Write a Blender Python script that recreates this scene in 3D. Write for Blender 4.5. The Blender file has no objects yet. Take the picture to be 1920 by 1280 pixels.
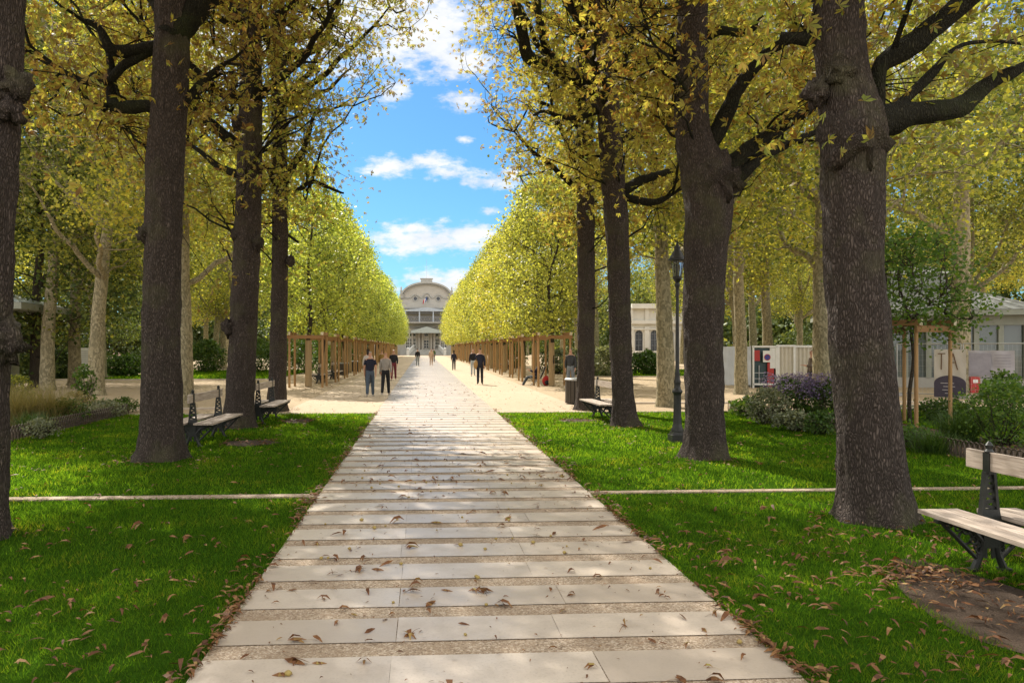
import bpy, bmesh, math, random
import numpy as np
from mathutils import Vector, noise, Matrix

rnd = random.Random(11)
rng = np.random.default_rng(11)
R = math.radians
scene = bpy.context.scene
col = scene.collection

# ------------------------------------------------------------------ camera
F, H, PX, PY = 1430.0, 1.80, 876.0, 652.0           # focal length and principal point in photo pixels, eye height
YAW = math.atan(84.0 / F)
FW = Vector((math.sin(YAW), math.cos(YAW), 0)); RT = Vector((math.cos(YAW), -math.sin(YAW), 0))
cam_d = bpy.data.cameras.new('camera'); cam = bpy.data.objects.new('camera', cam_d); col.objects.link(cam)
cam.location = (0, 0, H); cam.rotation_euler = (R(90), 0, -YAW)
cam_d.sensor_width = 36; cam_d.lens = F / 1920 * 36
cam_d.shift_x = 84 / 1920; cam_d.shift_y = 12 / 1920
cam_d.clip_start = .05; cam_d.clip_end = 3000
scene.camera = cam

def P(px, py, d):
    """world point that stands d metres ahead and shows at a photo pixel"""
    return FW * d + RT * ((px - PX) / F * d) + Vector((0, 0, H - (py - PY) / F * d))
def ground(px, py):
    p = P(px, py, F * H / (py - PY)); p.z = 0; return p
def depth(py): return F * H / (py - PY)

# ------------------------------------------------------------------ tagging
def tag(o, label=None, cat=None, group=None, kind=None):
    if label: o['label'] = label
    if cat: o['category'] = cat
    if group: o['group'] = group
    if kind: o['kind'] = kind
    return o
def thing(name, label, cat, loc=(0, 0, 0), rz=0, group=None):
    o = bpy.data.objects.new(name, None); col.objects.link(o)
    o.location = loc; o.rotation_euler = (0, 0, rz); o.empty_display_size = .2
    return tag(o, label, cat, group)
def dup(root, loc, rz=0, label=None, group=None, scale=None):
    c = root.copy(); col.objects.link(c); c.location = loc; c.rotation_euler = (0, 0, rz)
    if scale: c.scale = scale
    if label: c['label'] = label
    if group: c['group'] = group
    for ch in list(root.children):
        d = ch.copy(); col.objects.link(d); d.parent = c
        for g in list(ch.children):
            e = g.copy(); col.objects.link(e); e.parent = d
    return c

# ------------------------------------------------------------------ mesh builder
class MB:
    def __init__(s): s.v = []; s.f = []
    def add(s, vs, fs):
        b = len(s.v); s.v.extend([tuple(v) for v in vs]); s.f.extend([tuple(b + i for i in f) for f in fs]); return s
    def box(s, c, size, rz=0, taper=1.0, bev=0):
        x, y, z = [k / 2 for k in size]; ca, sa = math.cos(rz), math.sin(rz); vs = []
        for sz in (-1, 1):
            t = taper if sz > 0 else 1
            for sx, sy in ((-1, -1), (1, -1), (1, 1), (-1, 1)):
                a, b = sx * x * t, sy * y * t
                vs.append((c[0] + a * ca - b * sa, c[1] + a * sa + b * ca, c[2] + sz * z))
        return s.add(vs, [(3, 2, 1, 0), (4, 5, 6, 7), (0, 1, 5, 4), (1, 2, 6, 5), (2, 3, 7, 6), (3, 0, 4, 7)])
    def bar(s, a, b, w, h=None):
        """rectangular bar from a to b"""
        a, b = Vector(a), Vector(b); h = h or w; d = (b - a).normalized()
        up = Vector((0, 0, 1)) if abs(d.z) < .95 else Vector((0, 1, 0))
        u = d.cross(up).normalized(); n = u.cross(d).normalized(); vs = []
        for p in (a, b):
            for i, j in ((-1, -1), (1, -1), (1, 1), (-1, 1)): vs.append(p + u * (i * w / 2) + n * (j * h / 2))
        return s.add(vs, [(3, 2, 1, 0), (4, 5, 6, 7), (0, 1, 5, 4), (1, 2, 6, 5), (2, 3, 7, 6), (3, 0, 4, 7)])
    def tube(s, pts, rad, n=8, cap=True):
        pts = [Vector(p) for p in pts]
        if not hasattr(rad, '__len__'): rad = [rad] * len(pts)
        vs = []; prev = None
        for i, p in enumerate(pts):
            d = (pts[min(i + 1, len(pts) - 1)] - pts[max(i - 1, 0)]).normalized()
            if prev is None:
                ref = Vector((1, 0, 0)) if abs(d.x) < .9 else Vector((0, 1, 0))
                u = (ref - d * ref.dot(d)).normalized()
            else: u = (prev - d * prev.dot(d)).normalized()
            prev = u; w = d.cross(u)
            for k in range(n):
                a = 2 * math.pi * k / n; vs.append(p + (u * math.cos(a) + w * math.sin(a)) * rad[i])
        fs = []
        for i in range(len(pts) - 1):
            for k in range(n): fs.append((i * n + k, i * n + (k + 1) % n, (i + 1) * n + (k + 1) % n, (i + 1) * n + k))
        if cap: fs.append(tuple(range(n - 1, -1, -1))); fs.append(tuple((len(pts) - 1) * n + k for k in range(n)))
        return s.add(vs, fs)
    def lathe(s, prof, n=16, c=(0, 0, 0), square=False):
        vs = []; fs = []
        for r, z in prof:
            for k in range(n):
                a = 2 * math.pi * (k + .5) / n; vs.append((c[0] + r * math.cos(a), c[1] + r * math.sin(a), c[2] + z))
        for i in range(len(prof) - 1):
            for k in range(n): fs.append((i * n + k, i * n + (k + 1) % n, (i + 1) * n + (k + 1) % n, (i + 1) * n + k))
        fs.append(tuple(range(n - 1, -1, -1))); fs.append(tuple((len(prof) - 1) * n + k for k in range(n)))
        return s.add(vs, fs)
    def prism(s, poly, y0, y1):
        """outline in x,z pushed from y0 to y1"""
        n = len(poly); vs = [(x, y0, z) for x, z in poly] + [(x, y1, z) for x, z in poly]
        fs = [tuple(range(n)), tuple(range(2 * n - 1, n - 1, -1))]
        for k in range(n): fs.append((k, n + k, n + (k + 1) % n, (k + 1) % n))
        return s.add(vs, fs)
    def ball(s, c, r, n=10, m=6, sq=(1, 1, 1), bump=0, seed=0):
        vs = []; fs = []
        for i in range(m + 1):
            th = math.pi * i / m
            for k in range(n):
                a = 2 * math.pi * k / n; d = Vector((math.sin(th) * math.cos(a), math.sin(th) * math.sin(a), math.cos(th)))
                q = r * (1 + bump * noise.noise(d * 2.3 + Vector((seed, 0, 0))))
                vs.append((c[0] + d.x * q * sq[0], c[1] + d.y * q * sq[1], c[2] + d.z * q * sq[2]))
        for i in range(m):
            for k in range(n): fs.append((i * n + k, (i + 1) * n + k, (i + 1) * n + (k + 1) % n, i * n + (k + 1) % n))
        return s.add(vs, fs)
    def build(s, name, mat, parent=None, smooth=False, loc=None, auto=None):
        me = bpy.data.meshes.new(name); me.from_pydata(s.v, [], s.f); me.materials.append(mat)
        if smooth: me.polygons.foreach_set('use_smooth', [True] * len(me.polygons))
        if auto is not None:
            me.polygons.foreach_set('use_smooth', [True] * len(me.polygons)); me.set_sharp_from_angle(angle=R(auto))
        me.update()
        o = bpy.data.objects.new(name, me); col.objects.link(o)
        if parent: o.parent = parent
        if loc is not None: o.location = loc
        return o

def np_mesh(name, v, n_per, mat, smooth=False):
    """v: (faces*n_per, 3) loose polygons"""
    v = np.ascontiguousarray(v, dtype=np.float32).reshape(-1, 3); nv = len(v); nf = nv // n_per
    me = bpy.data.meshes.new(name); me.vertices.add(nv); me.vertices.foreach_set('co', v.ravel())
    me.loops.add(nv); me.loops.foreach_set('vertex_index', np.arange(nv, dtype=np.int32))
    me.polygons.add(nf); me.polygons.foreach_set('loop_start', np.arange(nf, dtype=np.int32) * n_per)
    me.polygons.foreach_set('loop_total', np.full(nf, n_per, dtype=np.int32))
    if smooth: me.polygons.foreach_set('use_smooth', np.ones(nf, dtype=bool))
    me.materials.append(mat); me.update(calc_edges=True); return me
def np_mesh_idx(name, v, faces, mat, smooth=False):
    v = np.ascontiguousarray(v, dtype=np.float32).reshape(-1, 3); faces = np.ascontiguousarray(faces, dtype=np.int32)
    nf, k = faces.shape
    me = bpy.data.meshes.new(name); me.vertices.add(len(v)); me.vertices.foreach_set('co', v.ravel())
    me.loops.add(nf * k); me.loops.foreach_set('vertex_index', faces.ravel())
    me.polygons.add(nf); me.polygons.foreach_set('loop_start', np.arange(nf, dtype=np.int32) * k)
    me.polygons.foreach_set('loop_total', np.full(nf, k, dtype=np.int32))
    if smooth: me.polygons.foreach_set('use_smooth', np.ones(nf, dtype=bool))
    me.materials.append(mat); me.update(calc_edges=True); return me
def link(name, me, parent=None, loc=None):
    o = bpy.data.objects.new(name, me); col.objects.link(o)
    if parent: o.parent = parent
    if loc is not None: o.location = loc
    return o

# ------------------------------------------------------------------ materials
def rgb(r, g, b):
    f = lambda c: (c / 255 / 12.92) if c <= 10 else ((c / 255 + .055) / 1.055) ** 2.4
    return (f(r), f(g), f(b), 1)
def lin(r, g, b): return (r, g, b, 1)
class NT:
    def __init__(s, name):
        s.m = bpy.data.materials.new(name); s.m.use_nodes = True; s.t = s.m.node_tree; s.t.nodes.clear()
        s.out = s.t.nodes.new('ShaderNodeOutputMaterial')
    def n(s, typ, **kw):
        o = s.t.nodes.new('ShaderNode' + typ)
        for k, v in kw.items():
            if k.startswith('i_'):
                key = k[2:].replace('_', ' '); o.inputs[key].default_value = v
            else: setattr(o, k, v)
        return o
    def l(s, a, b): s.t.links.new(a, b)
    def ramp(s, fac, stops, interp='LINEAR'):
        r = s.t.nodes.new('ShaderNodeValToRGB'); r.color_ramp.interpolation = interp
        e = r.color_ramp.elements
        while len(e) < len(stops): e.new(.5)
        for el, (p, c) in zip(e, stops): el.position = p; el.color = c
        s.l(fac, r.inputs[0]); return r.outputs[0]
    def coords(s, stretch=(1, 1, 1), kind='Object'):
        tc = s.n('TexCoord'); mp = s.n('Mapping'); mp.inputs['Scale'].default_value = stretch
        s.l(tc.outputs[kind], mp.inputs[0]); return mp.outputs[0]
    def noise(s, vec, scale, detail=4, rough=.55):
        t = s.n('TexNoise'); t.inputs['Scale'].default_value = scale; t.inputs['Detail'].default_value = detail
        t.inputs['Roughness'].default_value = rough
        if vec is not None: s.l(vec, t.inputs['Vector'])
        return t.outputs['Fac']
    def mix(s, fac, a, b, mode='MIX'):
        m = s.n('Mix', data_type='RGBA', blend_type=mode)
        for i, k in ((0, fac), (6, a), (7, b)):
            if isinstance(k, (tuple, float, int)): m.inputs[i].default_value = k
            else: s.l(k, m.inputs[i])
        return m.outputs[2]
    def math(s, op, a, b=0.0, c=None, clamp=False):
        m = s.n('Math', operation=op, use_clamp=clamp)
        for i, k in enumerate((a, b) if c is None else (a, b, c)):
            if isinstance(k, (int, float)): m.inputs[i].default_value = k
            else: s.l(k, m.inputs[i])
        return m.outputs[0]
    def bump(s, h, dist, strength=1):
        b = s.n('Bump'); b.inputs['Distance'].default_value = dist; b.inputs['Strength'].default_value = strength
        s.l(h, b.inputs['Height']); return b.outputs[0]
    def pbr(s, color, rough=.7, normal=None, metal=0, spec=.5):
        p = s.n('BsdfPrincipled'); p.inputs['Metallic'].default_value = metal
        p.inputs['Specular IOR Level'].default_value = spec
        if isinstance(color, tuple): p.inputs['Base Color'].default_value = color
        else: s.l(color, p.inputs['Base Color'])
        if isinstance(rough, (int, float)): p.inputs['Roughness'].default_value = rough
        else: s.l(rough, p.inputs['Roughness'])
        if normal is not None: s.l(normal, p.inputs['Normal'])
        s.l(p.outputs[0], s.out.inputs[0]); return p
def M(name, c1, c2=None, scale=6, rough=.75, bump=.004, stretch=(1, 1, 1), metal=0, spec=.4, contrast=.25):
    t = NT(name); v = t.coords(stretch); f = t.noise(v, scale, 6, .6)
    c2 = c2 or tuple(k * .72 for k in c1[:3]) + (1,)
    c = t.ramp(f, [(.5 - contrast, c2), (.5 + contrast, c1)])
    t.pbr(c, rough, t.bump(t.noise(v, scale * 4, 5), bump) if bump else None, metal, spec); return t.m
def leaf_mat(name, stops, clump=.35, transl=.5, patch=None, patch_scale=.45, rough=.55):
    """leaf colours differ leaf by leaf and branch by branch"""
    t = NT(name); g = t.n('NewGeometry'); oi = t.n('ObjectInfo')
    v = t.coords((1, 1, 1)); nz = t.noise(v, patch_scale, 3)
    f = t.math('MULTIPLY_ADD', g.outputs['Random Per Island'], 1 - clump, t.math('MULTIPLY', nz, clump))
    f = t.math('ADD', f, t.math('MULTIPLY_ADD', oi.outputs['Random'], .26, -.13), clamp=True)
    c = t.ramp(f, stops)
    d = t.n('BsdfPrincipled'); t.l(c, d.inputs['Base Color']); d.inputs['Roughness'].default_value = rough
    d.inputs['Specular IOR Level'].default_value = .3
    tr = t.n('BsdfTranslucent'); t.l(t.mix(1.0, c, lin(1.6, 1.5, .7), 'MULTIPLY'), tr.inputs[0])
    ms = t.n('MixShader'); ms.inputs[0].default_value = transl
    t.l(d.outputs[0], ms.inputs[1]); t.l(tr.outputs[0], ms.inputs[2]); t.l(ms.outputs[0], t.out.inputs[0]); return t.m

def bark_mat(name, dark, light, sx=9, moss=None):
    t = NT(name); v = t.coords((1, 1, .26)); vor = t.n('TexVoronoi', feature='DISTANCE_TO_EDGE')
    nv = t.n('TexNoise'); nv.inputs['Scale'].default_value = 7; nv.inputs['Detail'].default_value = 3
    t.l(v, nv.inputs['Vector'])
    w = t.n('VectorMath', operation='MULTIPLY_ADD'); w.inputs[1].default_value = (.10, .10, .10)
    t.l(nv.outputs['Color'], w.inputs[0]); t.l(v, w.inputs[2])
    t.l(w.outputs[0], vor.inputs['Vector']); vor.inputs['Scale'].default_value = sx * 6.0
    ridge = t.math('MULTIPLY', vor.outputs['Distance'], 2.6, clamp=True)
    v2 = t.coords((1, 1, .5)); n2 = t.noise(v2, 16, 6, .65); n3 = t.noise(t.coords(), 1.3, 4)
    c = t.mix(ridge, dark, light)
    c = t.mix(t.math('MULTIPLY', n2, .75), c, tuple(k * .55 for k in dark[:3]) + (1,))
    spots = t.math('MULTIPLY_ADD', t.noise(t.coords((1, 1, .45)), 26, 3), 7, -4.3, clamp=True)
    c = t.mix(t.math('MULTIPLY', spots, .28), c, tuple(min(1, k * 2.1) for k in light[:3]) + (1,))
    if moss: c = t.mix(t.math('MULTIPLY_ADD', n3, 4, -2.1, clamp=True), c, moss)
    h = t.math('ADD', ridge, t.math('MULTIPLY', n2, .8))
    t.pbr(c, .9, t.bump(h, .03, .9), spec=.2); return t.m

m_bark = bark_mat('chestnut_bark', lin(.046, .0355, .030), lin(.20, .157, .135), 8, lin(.10, .095, .05))
m_limb = bark_mat('mossy_limb_bark', lin(.016, .015, .010), lin(.062, .058, .036), 8, lin(.045, .055, .018))
m_bark2 = bark_mat('young_bark', lin(.05, .04, .03), lin(.17, .14, .10), 10)
def plane_bark():
    t = NT('mottled_plane_bark'); v = t.coords((1, 1, .55)); nv = t.n('TexNoise'); nv.inputs['Scale'].default_value = 3
    t.l(v, nv.inputs['Vector'])
    w = t.n('VectorMath', operation='MULTIPLY_ADD'); w.inputs[1].default_value = (.25, .25, .25)
    t.l(nv.outputs['Color'], w.inputs[0]); t.l(v, w.inputs[2])
    vor = t.n('TexVoronoi'); vor.inputs['Scale'].default_value = 20; t.l(w.outputs[0], vor.inputs['Vector'])
    sep = t.n('SeparateColor'); t.l(vor.outputs['Color'], sep.inputs[0])
    f = t.math('MULTIPLY_ADD', sep.outputs[0], .6, t.math('MULTIPLY', t.noise(v, 1.2, 3), .45))
    c = t.ramp(f, [(.1, lin(.13, .115, .065)), (.38, lin(.22, .19, .11)), (.5, lin(.36, .31, .19)), (.7, lin(.48, .42, .28)), (.92, lin(.62, .56, .42))], 'CONSTANT')
    c = t.mix(t.noise(v, 30, 4), c, lin(.25, .22, .14))
    t.pbr(c, .85, t.bump(f, .012), spec=.25); return t.m
m_plane = plane_bark()

L = lin
m_leaf_ch = leaf_mat('chestnut_leaf', [(0, L(.085, .042, .022)), (.22, L(.18, .10, .04)), (.42, L(.24, .175, .055)), (.6, L(.33, .30, .07)), (.8, L(.20, .25, .06)), (1, L(.46, .43, .10))], .45, .5, patch_scale=.55)
m_leaf_chr = leaf_mat('chestnut_leaf_bright', [(0, L(.14, .07, .03)), (.18, L(.24, .13, .045)), (.40, L(.30, .26, .075)), (.66, L(.40, .38, .095)), (.84, L(.21, .26, .065)), (1, L(.46, .38, .085))], .45, .55, patch_scale=.55)
m_leaf_pl = leaf_mat('plane_leaf', [(0, L(.03, .045, .018)), (.22, L(.10, .135, .04)), (.45, L(.21, .24, .065)), (.68, L(.37, .37, .08)), (.88, L(.54, .50, .09)), (1, L(.34, .20, .05))], .34, .5)
m_leaf_av = leaf_mat('avenue_leaf', [(0, L(.05, .075, .025)), (.22, L(.16, .22, .06)), (.48, L(.33, .39, .095)), (.76, L(.47, .53, .13)), (1, L(.52, .44, .10))], .28, .5, rough=.45)
m_leaf_avy = leaf_mat('avenue_leaf_yellow', [(0, L(.05, .06, .022)), (.22, L(.17, .20, .055)), (.48, L(.36, .38, .09)), (.78, L(.53, .53, .125)), (1, L(.48, .34, .08))], .28, .5, rough=.45)
m_leaf_dk = leaf_mat('evergreen_leaf', [(0, L(.03, .05, .02)), (.5, L(.075, .115, .035)), (1, L(.17, .2, .055))], .4, .25)
m_leaf_sh = leaf_mat('shrub_leaf', [(0, L(.03, .06, .015)), (.5, L(.06, .12, .025)), (1, L(.14, .19, .035))], .4, .35)
m_leaf_gn = leaf_mat('fresh_green_leaf', [(0, L(.04, .09, .02)), (.6, L(.09, .17, .03)), (.9, L(.16, .22, .04)), (1, L(.4, .25, .04))], .3, .45)
m_leaf_or = leaf_mat('orange_leaf', [(0, L(.2, .09, .02)), (.5, L(.38, .2, .03)), (1, L(.45, .33, .04))], .4, .45)
m_straw = leaf_mat('straw_blade', [(0, L(.12, .12, .04)), (.5, L(.26, .22, .09)), (1, L(.38, .30, .14))], .3, .3)
m_aster = leaf_mat('aster_bloom', [(0, L(.10, .07, .16)), (.5, L(.22, .17, .32)), (1, L(.36, .30, .45))], .4, .3)
m_grey_leaf = leaf_mat('grey_green_leaf', [(0, L(.09, .11, .07)), (.5, L(.18, .2, .12)), (1, L(.32, .33, .22))], .4, .3)
m_leaf_dk2 = leaf_mat('dark_grove_leaf', [(0, L(.02, .035, .014)), (.4, L(.06, .095, .03)), (.75, L(.14, .18, .045)), (1, L(.36, .34, .07))], .3, .45)
m_leaf_far = leaf_mat('far_wood_leaf', [(0, L(.03, .045, .018)), (.4, L(.10, .13, .04)), (.75, L(.23, .24, .06)), (1, L(.42, .37, .07))], .4, .45)
# ------------------------------------------------------------------ foliage
def unit(a): return a / np.maximum(np.linalg.norm(a, axis=-1, keepdims=True), 1e-6)
def frames(n, up=.7, g=rng):
    nrm = unit(g.normal(size=(n, 3)) + np.array([0, 0, up])); a = unit(np.cross(nrm, g.normal(size=(n, 3))))
    return nrm, a, np.cross(nrm, a)
def leaves_palm(c, size, g=rng):
    """chestnut leaves: five drooping leaflets from one point -> quads"""
    n = len(c); s = size * g.uniform(.6, 1.25, n)[:, None]; nrm, a, b = frames(n, .8, g); out = np.empty((n, 5, 4, 3))
    for k, (ang, ln) in enumerate(((-78, .62), (-40, .88), (0, 1), (40, .88), (78, .62))):
        t = np.radians(ang) + g.normal(0, .12, n); d = a * np.cos(t)[:, None] + b * np.sin(t)[:, None]
        w = np.cross(nrm, d); ln = ln * s; droop = nrm * (ln * g.uniform(.05, .45, n)[:, None])
        out[:, k, 0] = c; out[:, k, 1] = c + d * ln * .6 + w * ln * .17 - droop * .25
        out[:, k, 2] = c + d * ln - droop; out[:, k, 3] = c + d * ln * .6 - w * ln * .17 - droop * .25
    return out.reshape(-1, 3)
def leaves_kite(c, size, g=rng, up=.5, wide=.42):
    n = len(c); s = size * g.uniform(.55, 1.3, n)[:, None]; nrm, a, b = frames(n, up, g); out = np.empty((n, 4, 3))
    fold = nrm * s * g.uniform(-.1, .22, n)[:, None]
    out[:, 0] = c; out[:, 1] = c + a * s * .5 + b * s * wide + fold; out[:, 2] = c + a * s; out[:, 3] = c + a * s * .5 - b * s * wide + fold
    return out.reshape(-1, 3)
def spread(cl, per, sig, g=rng, flat=.75):
    """per leaves round each cluster centre"""
    o = g.normal(size=(len(cl) * per, 3)) * np.array([sig, sig, sig * flat]); return np.repeat(cl, per, 0) + o
def clumpy(p, s, seed=0.0):
    q = p * s + seed
    return (np.sin(q[:, 0] * 1.7 + np.sin(q[:, 1] * 1.3)) + np.sin(q[:, 1] * 1.9 + np.sin(q[:, 2] * 1.1)) + np.sin(q[:, 2] * 2.1 + np.sin(q[:, 0] * 1.5))) / 3

def catmull(pts, rad, step):
    pts = [Vector(p) for p in pts]; out, ro = [], []
    for i in range(len(pts) - 1):
        p0, p1, p2, p3 = pts[max(i - 1, 0)], pts[i], pts[i + 1], pts[min(i + 2, len(pts) - 1)]
        n = max(1, int((p2 - p1).length / step))
        for k in range(n):
            t = k / n
            out.append(.5 * (2 * p1 + (p2 - p0) * t + (2 * p0 - 5 * p1 + 4 * p2 - p3) * t * t + (3 * p1 - p0 - 3 * p2 + p3) * t ** 3))
            ro.append(rad[i] * (1 - t) + rad[i + 1] * t)
    out.append(pts[-1]); ro.append(rad[-1]); return out, ro

def limb(mb, pts, rad, n=10, step=.15, rough=.08, freq=2.2, ridge=0, seed=0.0, flare=0.0, wob=0.0):
    """one tapering, knobbly wooden limb; flare widens the foot into roots"""
    pts, rad = catmull(pts, rad, step); vs = []; prev = None; m = len(pts)
    if wob:
        for i in range(1, m - 1):
            q = pts[i] * 1.7 + Vector((seed, seed, 0)); pts[i] = pts[i] + Vector((noise.noise(q), noise.noise(q + Vector((9, 0, 0))), noise.noise(q + Vector((0, 9, 0))))) * wob
    z0 = pts[0].z
    for i, p in enumerate(pts):
        d = (pts[min(i + 1, m - 1)] - pts[max(i - 1, 0)]).normalized()
        if prev is None:
            ref = Vector((1, 0, 0)) if abs(d.x) < .9 else Vector((0, 1, 0)); u = (ref - d * ref.dot(d)).normalized()
        else: u = (prev - d * prev.dot(d)).normalized()
        prev = u; w = d.cross(u)
        for k in range(n):
            a = 2 * math.pi * k / n; e = u * math.cos(a) + w * math.sin(a); r = rad[i]
            q = 1 + rough * noise.noise((p + e * r) * freq + Vector((seed, 0, 0)))
            if ridge: q += ridge / r * (noise.noise(Vector((math.cos(a) * r * 17 + seed, math.sin(a) * r * 17, p.z * 2.6))) + .5 * noise.noise(Vector((math.cos(a) * r * 36, math.sin(a) * r * 36 + seed, p.z * 6))))
            if flare:
                h = max(0, p.z - z0); q += flare * math.exp(-h / .16) * (.75 + .45 * math.sin(a * 5 + seed)) + flare * .35 * math.exp(-h / .7)
            vs.append(p + e * (r * q))
    fs = []
    for i in range(m - 1):
        for k in range(n): fs.append((i * n + k, i * n + (k + 1) % n, (i + 1) * n + (k + 1) % n, (i + 1) * n + k))
    fs.append(tuple((m - 1) * n + k for k in range(n)))
    mb.add(vs, fs); return pts

def np_tubes(paths, r0, r1):
    """many thin three-sided twigs; paths (N,K,3)"""
    n, k, _ = paths.shape; d = unit(paths[:, -1] - paths[:, 0]); ref = np.where(np.abs(d[:, 2:3]) < .9, [[0., 0., 1.]], [[1., 0., 0.]])
    u = unit(np.cross(d, ref)); w = np.cross(d, u); V = np.empty((n, k, 3, 3))
    rr = np.asarray(r0).reshape(-1, 1) * (1 - np.linspace(0, 1, k)) + np.asarray(r1).reshape(-1, 1) * np.linspace(0, 1, k)
    for j in range(3):
        a = 2 * math.pi * j / 3; e = u * math.cos(a) + w * math.sin(a); V[:, :, j] = paths + e[:, None, :] * rr[:, :, None]
    base = (np.arange(n) * k * 3)[:, None, None]; f = []
    for i in range(k - 1):
        for j in range(3): f.append([i * 3 + j, i * 3 + (j + 1) % 3, (i + 1) * 3 + (j + 1) % 3, (i + 1) * 3 + j])
    return V.reshape(-1, 3), (np.array(f)[None] + base).reshape(-1, 4)
def nearest(a, b):
    out = np.empty(len(a), dtype=int)
    for i in range(0, len(a), 400):
        d = ((a[i:i + 400, None] - b[None]) ** 2).sum(-1); out[i:i + 400] = d.argmin(1)
    return out
def twig_mesh(name, clusters, skel, mat, g=rng, nodes=70, r_node=.03, r_tw=.011):
    """boughs from the limbs to knots in the crown, twigs from the knots to every leaf cluster"""
    idx = g.choice(len(clusters), min(nodes, len(clusters)), replace=False); nd = clusters[idx]
    src = skel[nearest(nd + np.array([0, 0, -.9]), skel)]
    def bend(a, b, sag, K=5):
        t = np.linspace(0, 1, K)[None, :, None]; p = a[:, None] * (1 - t) + b[:, None] * t
        ln = np.linalg.norm(b - a, axis=1)[:, None, None]; o = g.normal(size=(len(a), 1, 3)) * ln * sag
        p = p + o * np.sin(t * math.pi) + g.normal(size=p.shape) * ln * .03 * np.sin(t * math.pi); return p
    v1, f1 = np_tubes(bend(src, nd, .10, 7), np.full(len(nd), r_node), np.full(len(nd), r_tw))
    a = nd[nearest(clusters, nd)]; v2, f2 = np_tubes(bend(a, clusters, .12), np.full(len(a), r_tw), np.full(len(a), .004))
    return np_mesh_idx(name, np.vstack([v1, v2]), np.vstack([f1, f2 + len(v1)]), mat, True)

# ------------------------------------------------------------------ old chestnuts lining the path
PROF_Z = np.array([5.0, 5.6, 6.4, 7.2, 8.5, 10, 12, 14, 15.5]); PROF_R = np.array([.7, 1.1, 1.7, 2.3, 3.0, 3.7, 4.2, 3.5, 1.2])
def chestnut(label, bpx, bpy_, trunk, limbs, side, burls=(), seed=0, n_cl=620, leaf=None, low=1.0, per=13, roof=False):
    d0 = depth(bpy_) + .28; base = P(bpx, bpy_, d0); base.z = 0        # the stem's middle lies behind its near foot
    root = thing('chestnut_tree', label, 'tree', base, 0, 'old chestnut trees lining the path')
    mb = MB(); g = np.random.default_rng(seed + 50)
    loc = lambda px, py, dd=0: P(px, py, d0 + dd) - base
    pts = [loc(px, py) for px, py, w in trunk]; rad = [w / 2 / F * d0 * .87 for px, py, w in trunk]
    pts[0].z = -.05
    top = pts[-1]; r = rad[-1]; skel = []
    zt = 11.5
    while top.z < zt:                                     # the stem above the picture
        top = top + Vector((g.normal(0, .12), g.normal(0, .12), .9)); r *= .86; pts.append(top); rad.append(r)
    skel += limb(mb, pts, rad, 60, .045, .05, 1.4, .025, seed * 3.1, .40)
    mb.build('trunk', m_bark, root, smooth=True); mb = MB()
    for px, py, rp in burls: MB().ball(loc(px, py, -.12), rp / F * d0, 16, 11, (1, 1, 1.15), .75, px).build('burl', m_bark, root, smooth=True)
    for lb in limbs:
        dd = lb[0]; q = [loc(px, py, dd * i / (len(lb) - 2)) for i, (px, py, w) in enumerate(lb[1:])]
        rr = [w / 2 / F * d0 for px, py, w in lb[1:]]
        q = [q[0] + (q[0] - q[1]).normalized() * .30] + q; rr = [rr[0] * 1.25] + rr
        skel += limb(mb, q, rr, 12, .07, .22, 5, .006, seed + q[0].z, 0, .05)
    for k in range(9):                                     # limbs above the picture
        z = g.uniform(6.5, 11); i = min(range(len(pts)), key=lambda j: abs(pts[j].z - z)); a = g.uniform(0, 6.28); ln = g.uniform(2, 3.6)
        p0 = pts[i]; q = [p0 + Vector((math.cos(a) * ln * t, math.sin(a) * ln * t, ln * (.35 * t + .35 * t * t))) for t in (0, .25, .5, .75, 1)]
        skel += limb(mb, q, [.11, .09, .075, .05, .02], 8, .2, .2, 3, 0, k + seed, 0, .12)
    mb.build('limbs', m_limb, root, smooth=True)
    # leaf clusters: a goblet-shaped crown, plus sprays along the visible limbs
    n = n_cl * 3; z = g.uniform(5.2, 15.4, n) ; Rz = np.interp(z, PROF_Z, PROF_R); a = g.uniform(0, 2 * math.pi, n)
    rr = Rz * g.uniform(.12, 1, n) ** .42
    c = np.stack([rr * np.cos(a), rr * np.sin(a), z], 1)
    c = c[~((c[:, 1] < .3) & (np.abs(c[:, 0]) < 1.3) & (c[:, 2] < 10) & (g.uniform(0, 1, n) < .72))]   # the stem stands free of leaves
    outer = c[:, 0] * side > .4                            # away from the path the boughs hang wider and lower
    c[outer, 0] *= 1.15; c[outer, 2] -= g.uniform(0, 1.4, outer.sum()) * low
    c = c[clumpy(c, 1.15, seed) > -.12][:n_cl]
    sk = np.array([tuple(p) for p in skel]); lm = sk[len(pts) * 3:]; lm = lm[(lm[:, 2] > 3.3)]
    if len(lm):
        e = lm[g.choice(len(lm), min(80, len(lm)), replace=False)]; e = e + g.normal(size=e.shape) * np.array([.5, .5, .4])
        e = e[~((np.abs(e[:, 0]) < .75) & (e[:, 1] < .5))]; c = np.vstack([c, e])
    up = sk[sk[:, 2] > 3.0]
    if roof:                                               # extra leaves added high in the crown, out of view, to shade the path
        tc_ = c[c[:, 2] > 9.6]; c2 = spread(tc_, 2, .55, g)
    link('branches', twig_mesh('branches', c, up, m_limb, g, 90, .034, .012), root)
    p = spread(c, per, .3, g)
    if roof: p = np.vstack([p, spread(c2, per, .35, g)])
    link('crown', np_mesh('crown', leaves_palm(p, .125, g), 4, leaf or m_leaf_ch), root)
    return root

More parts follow.
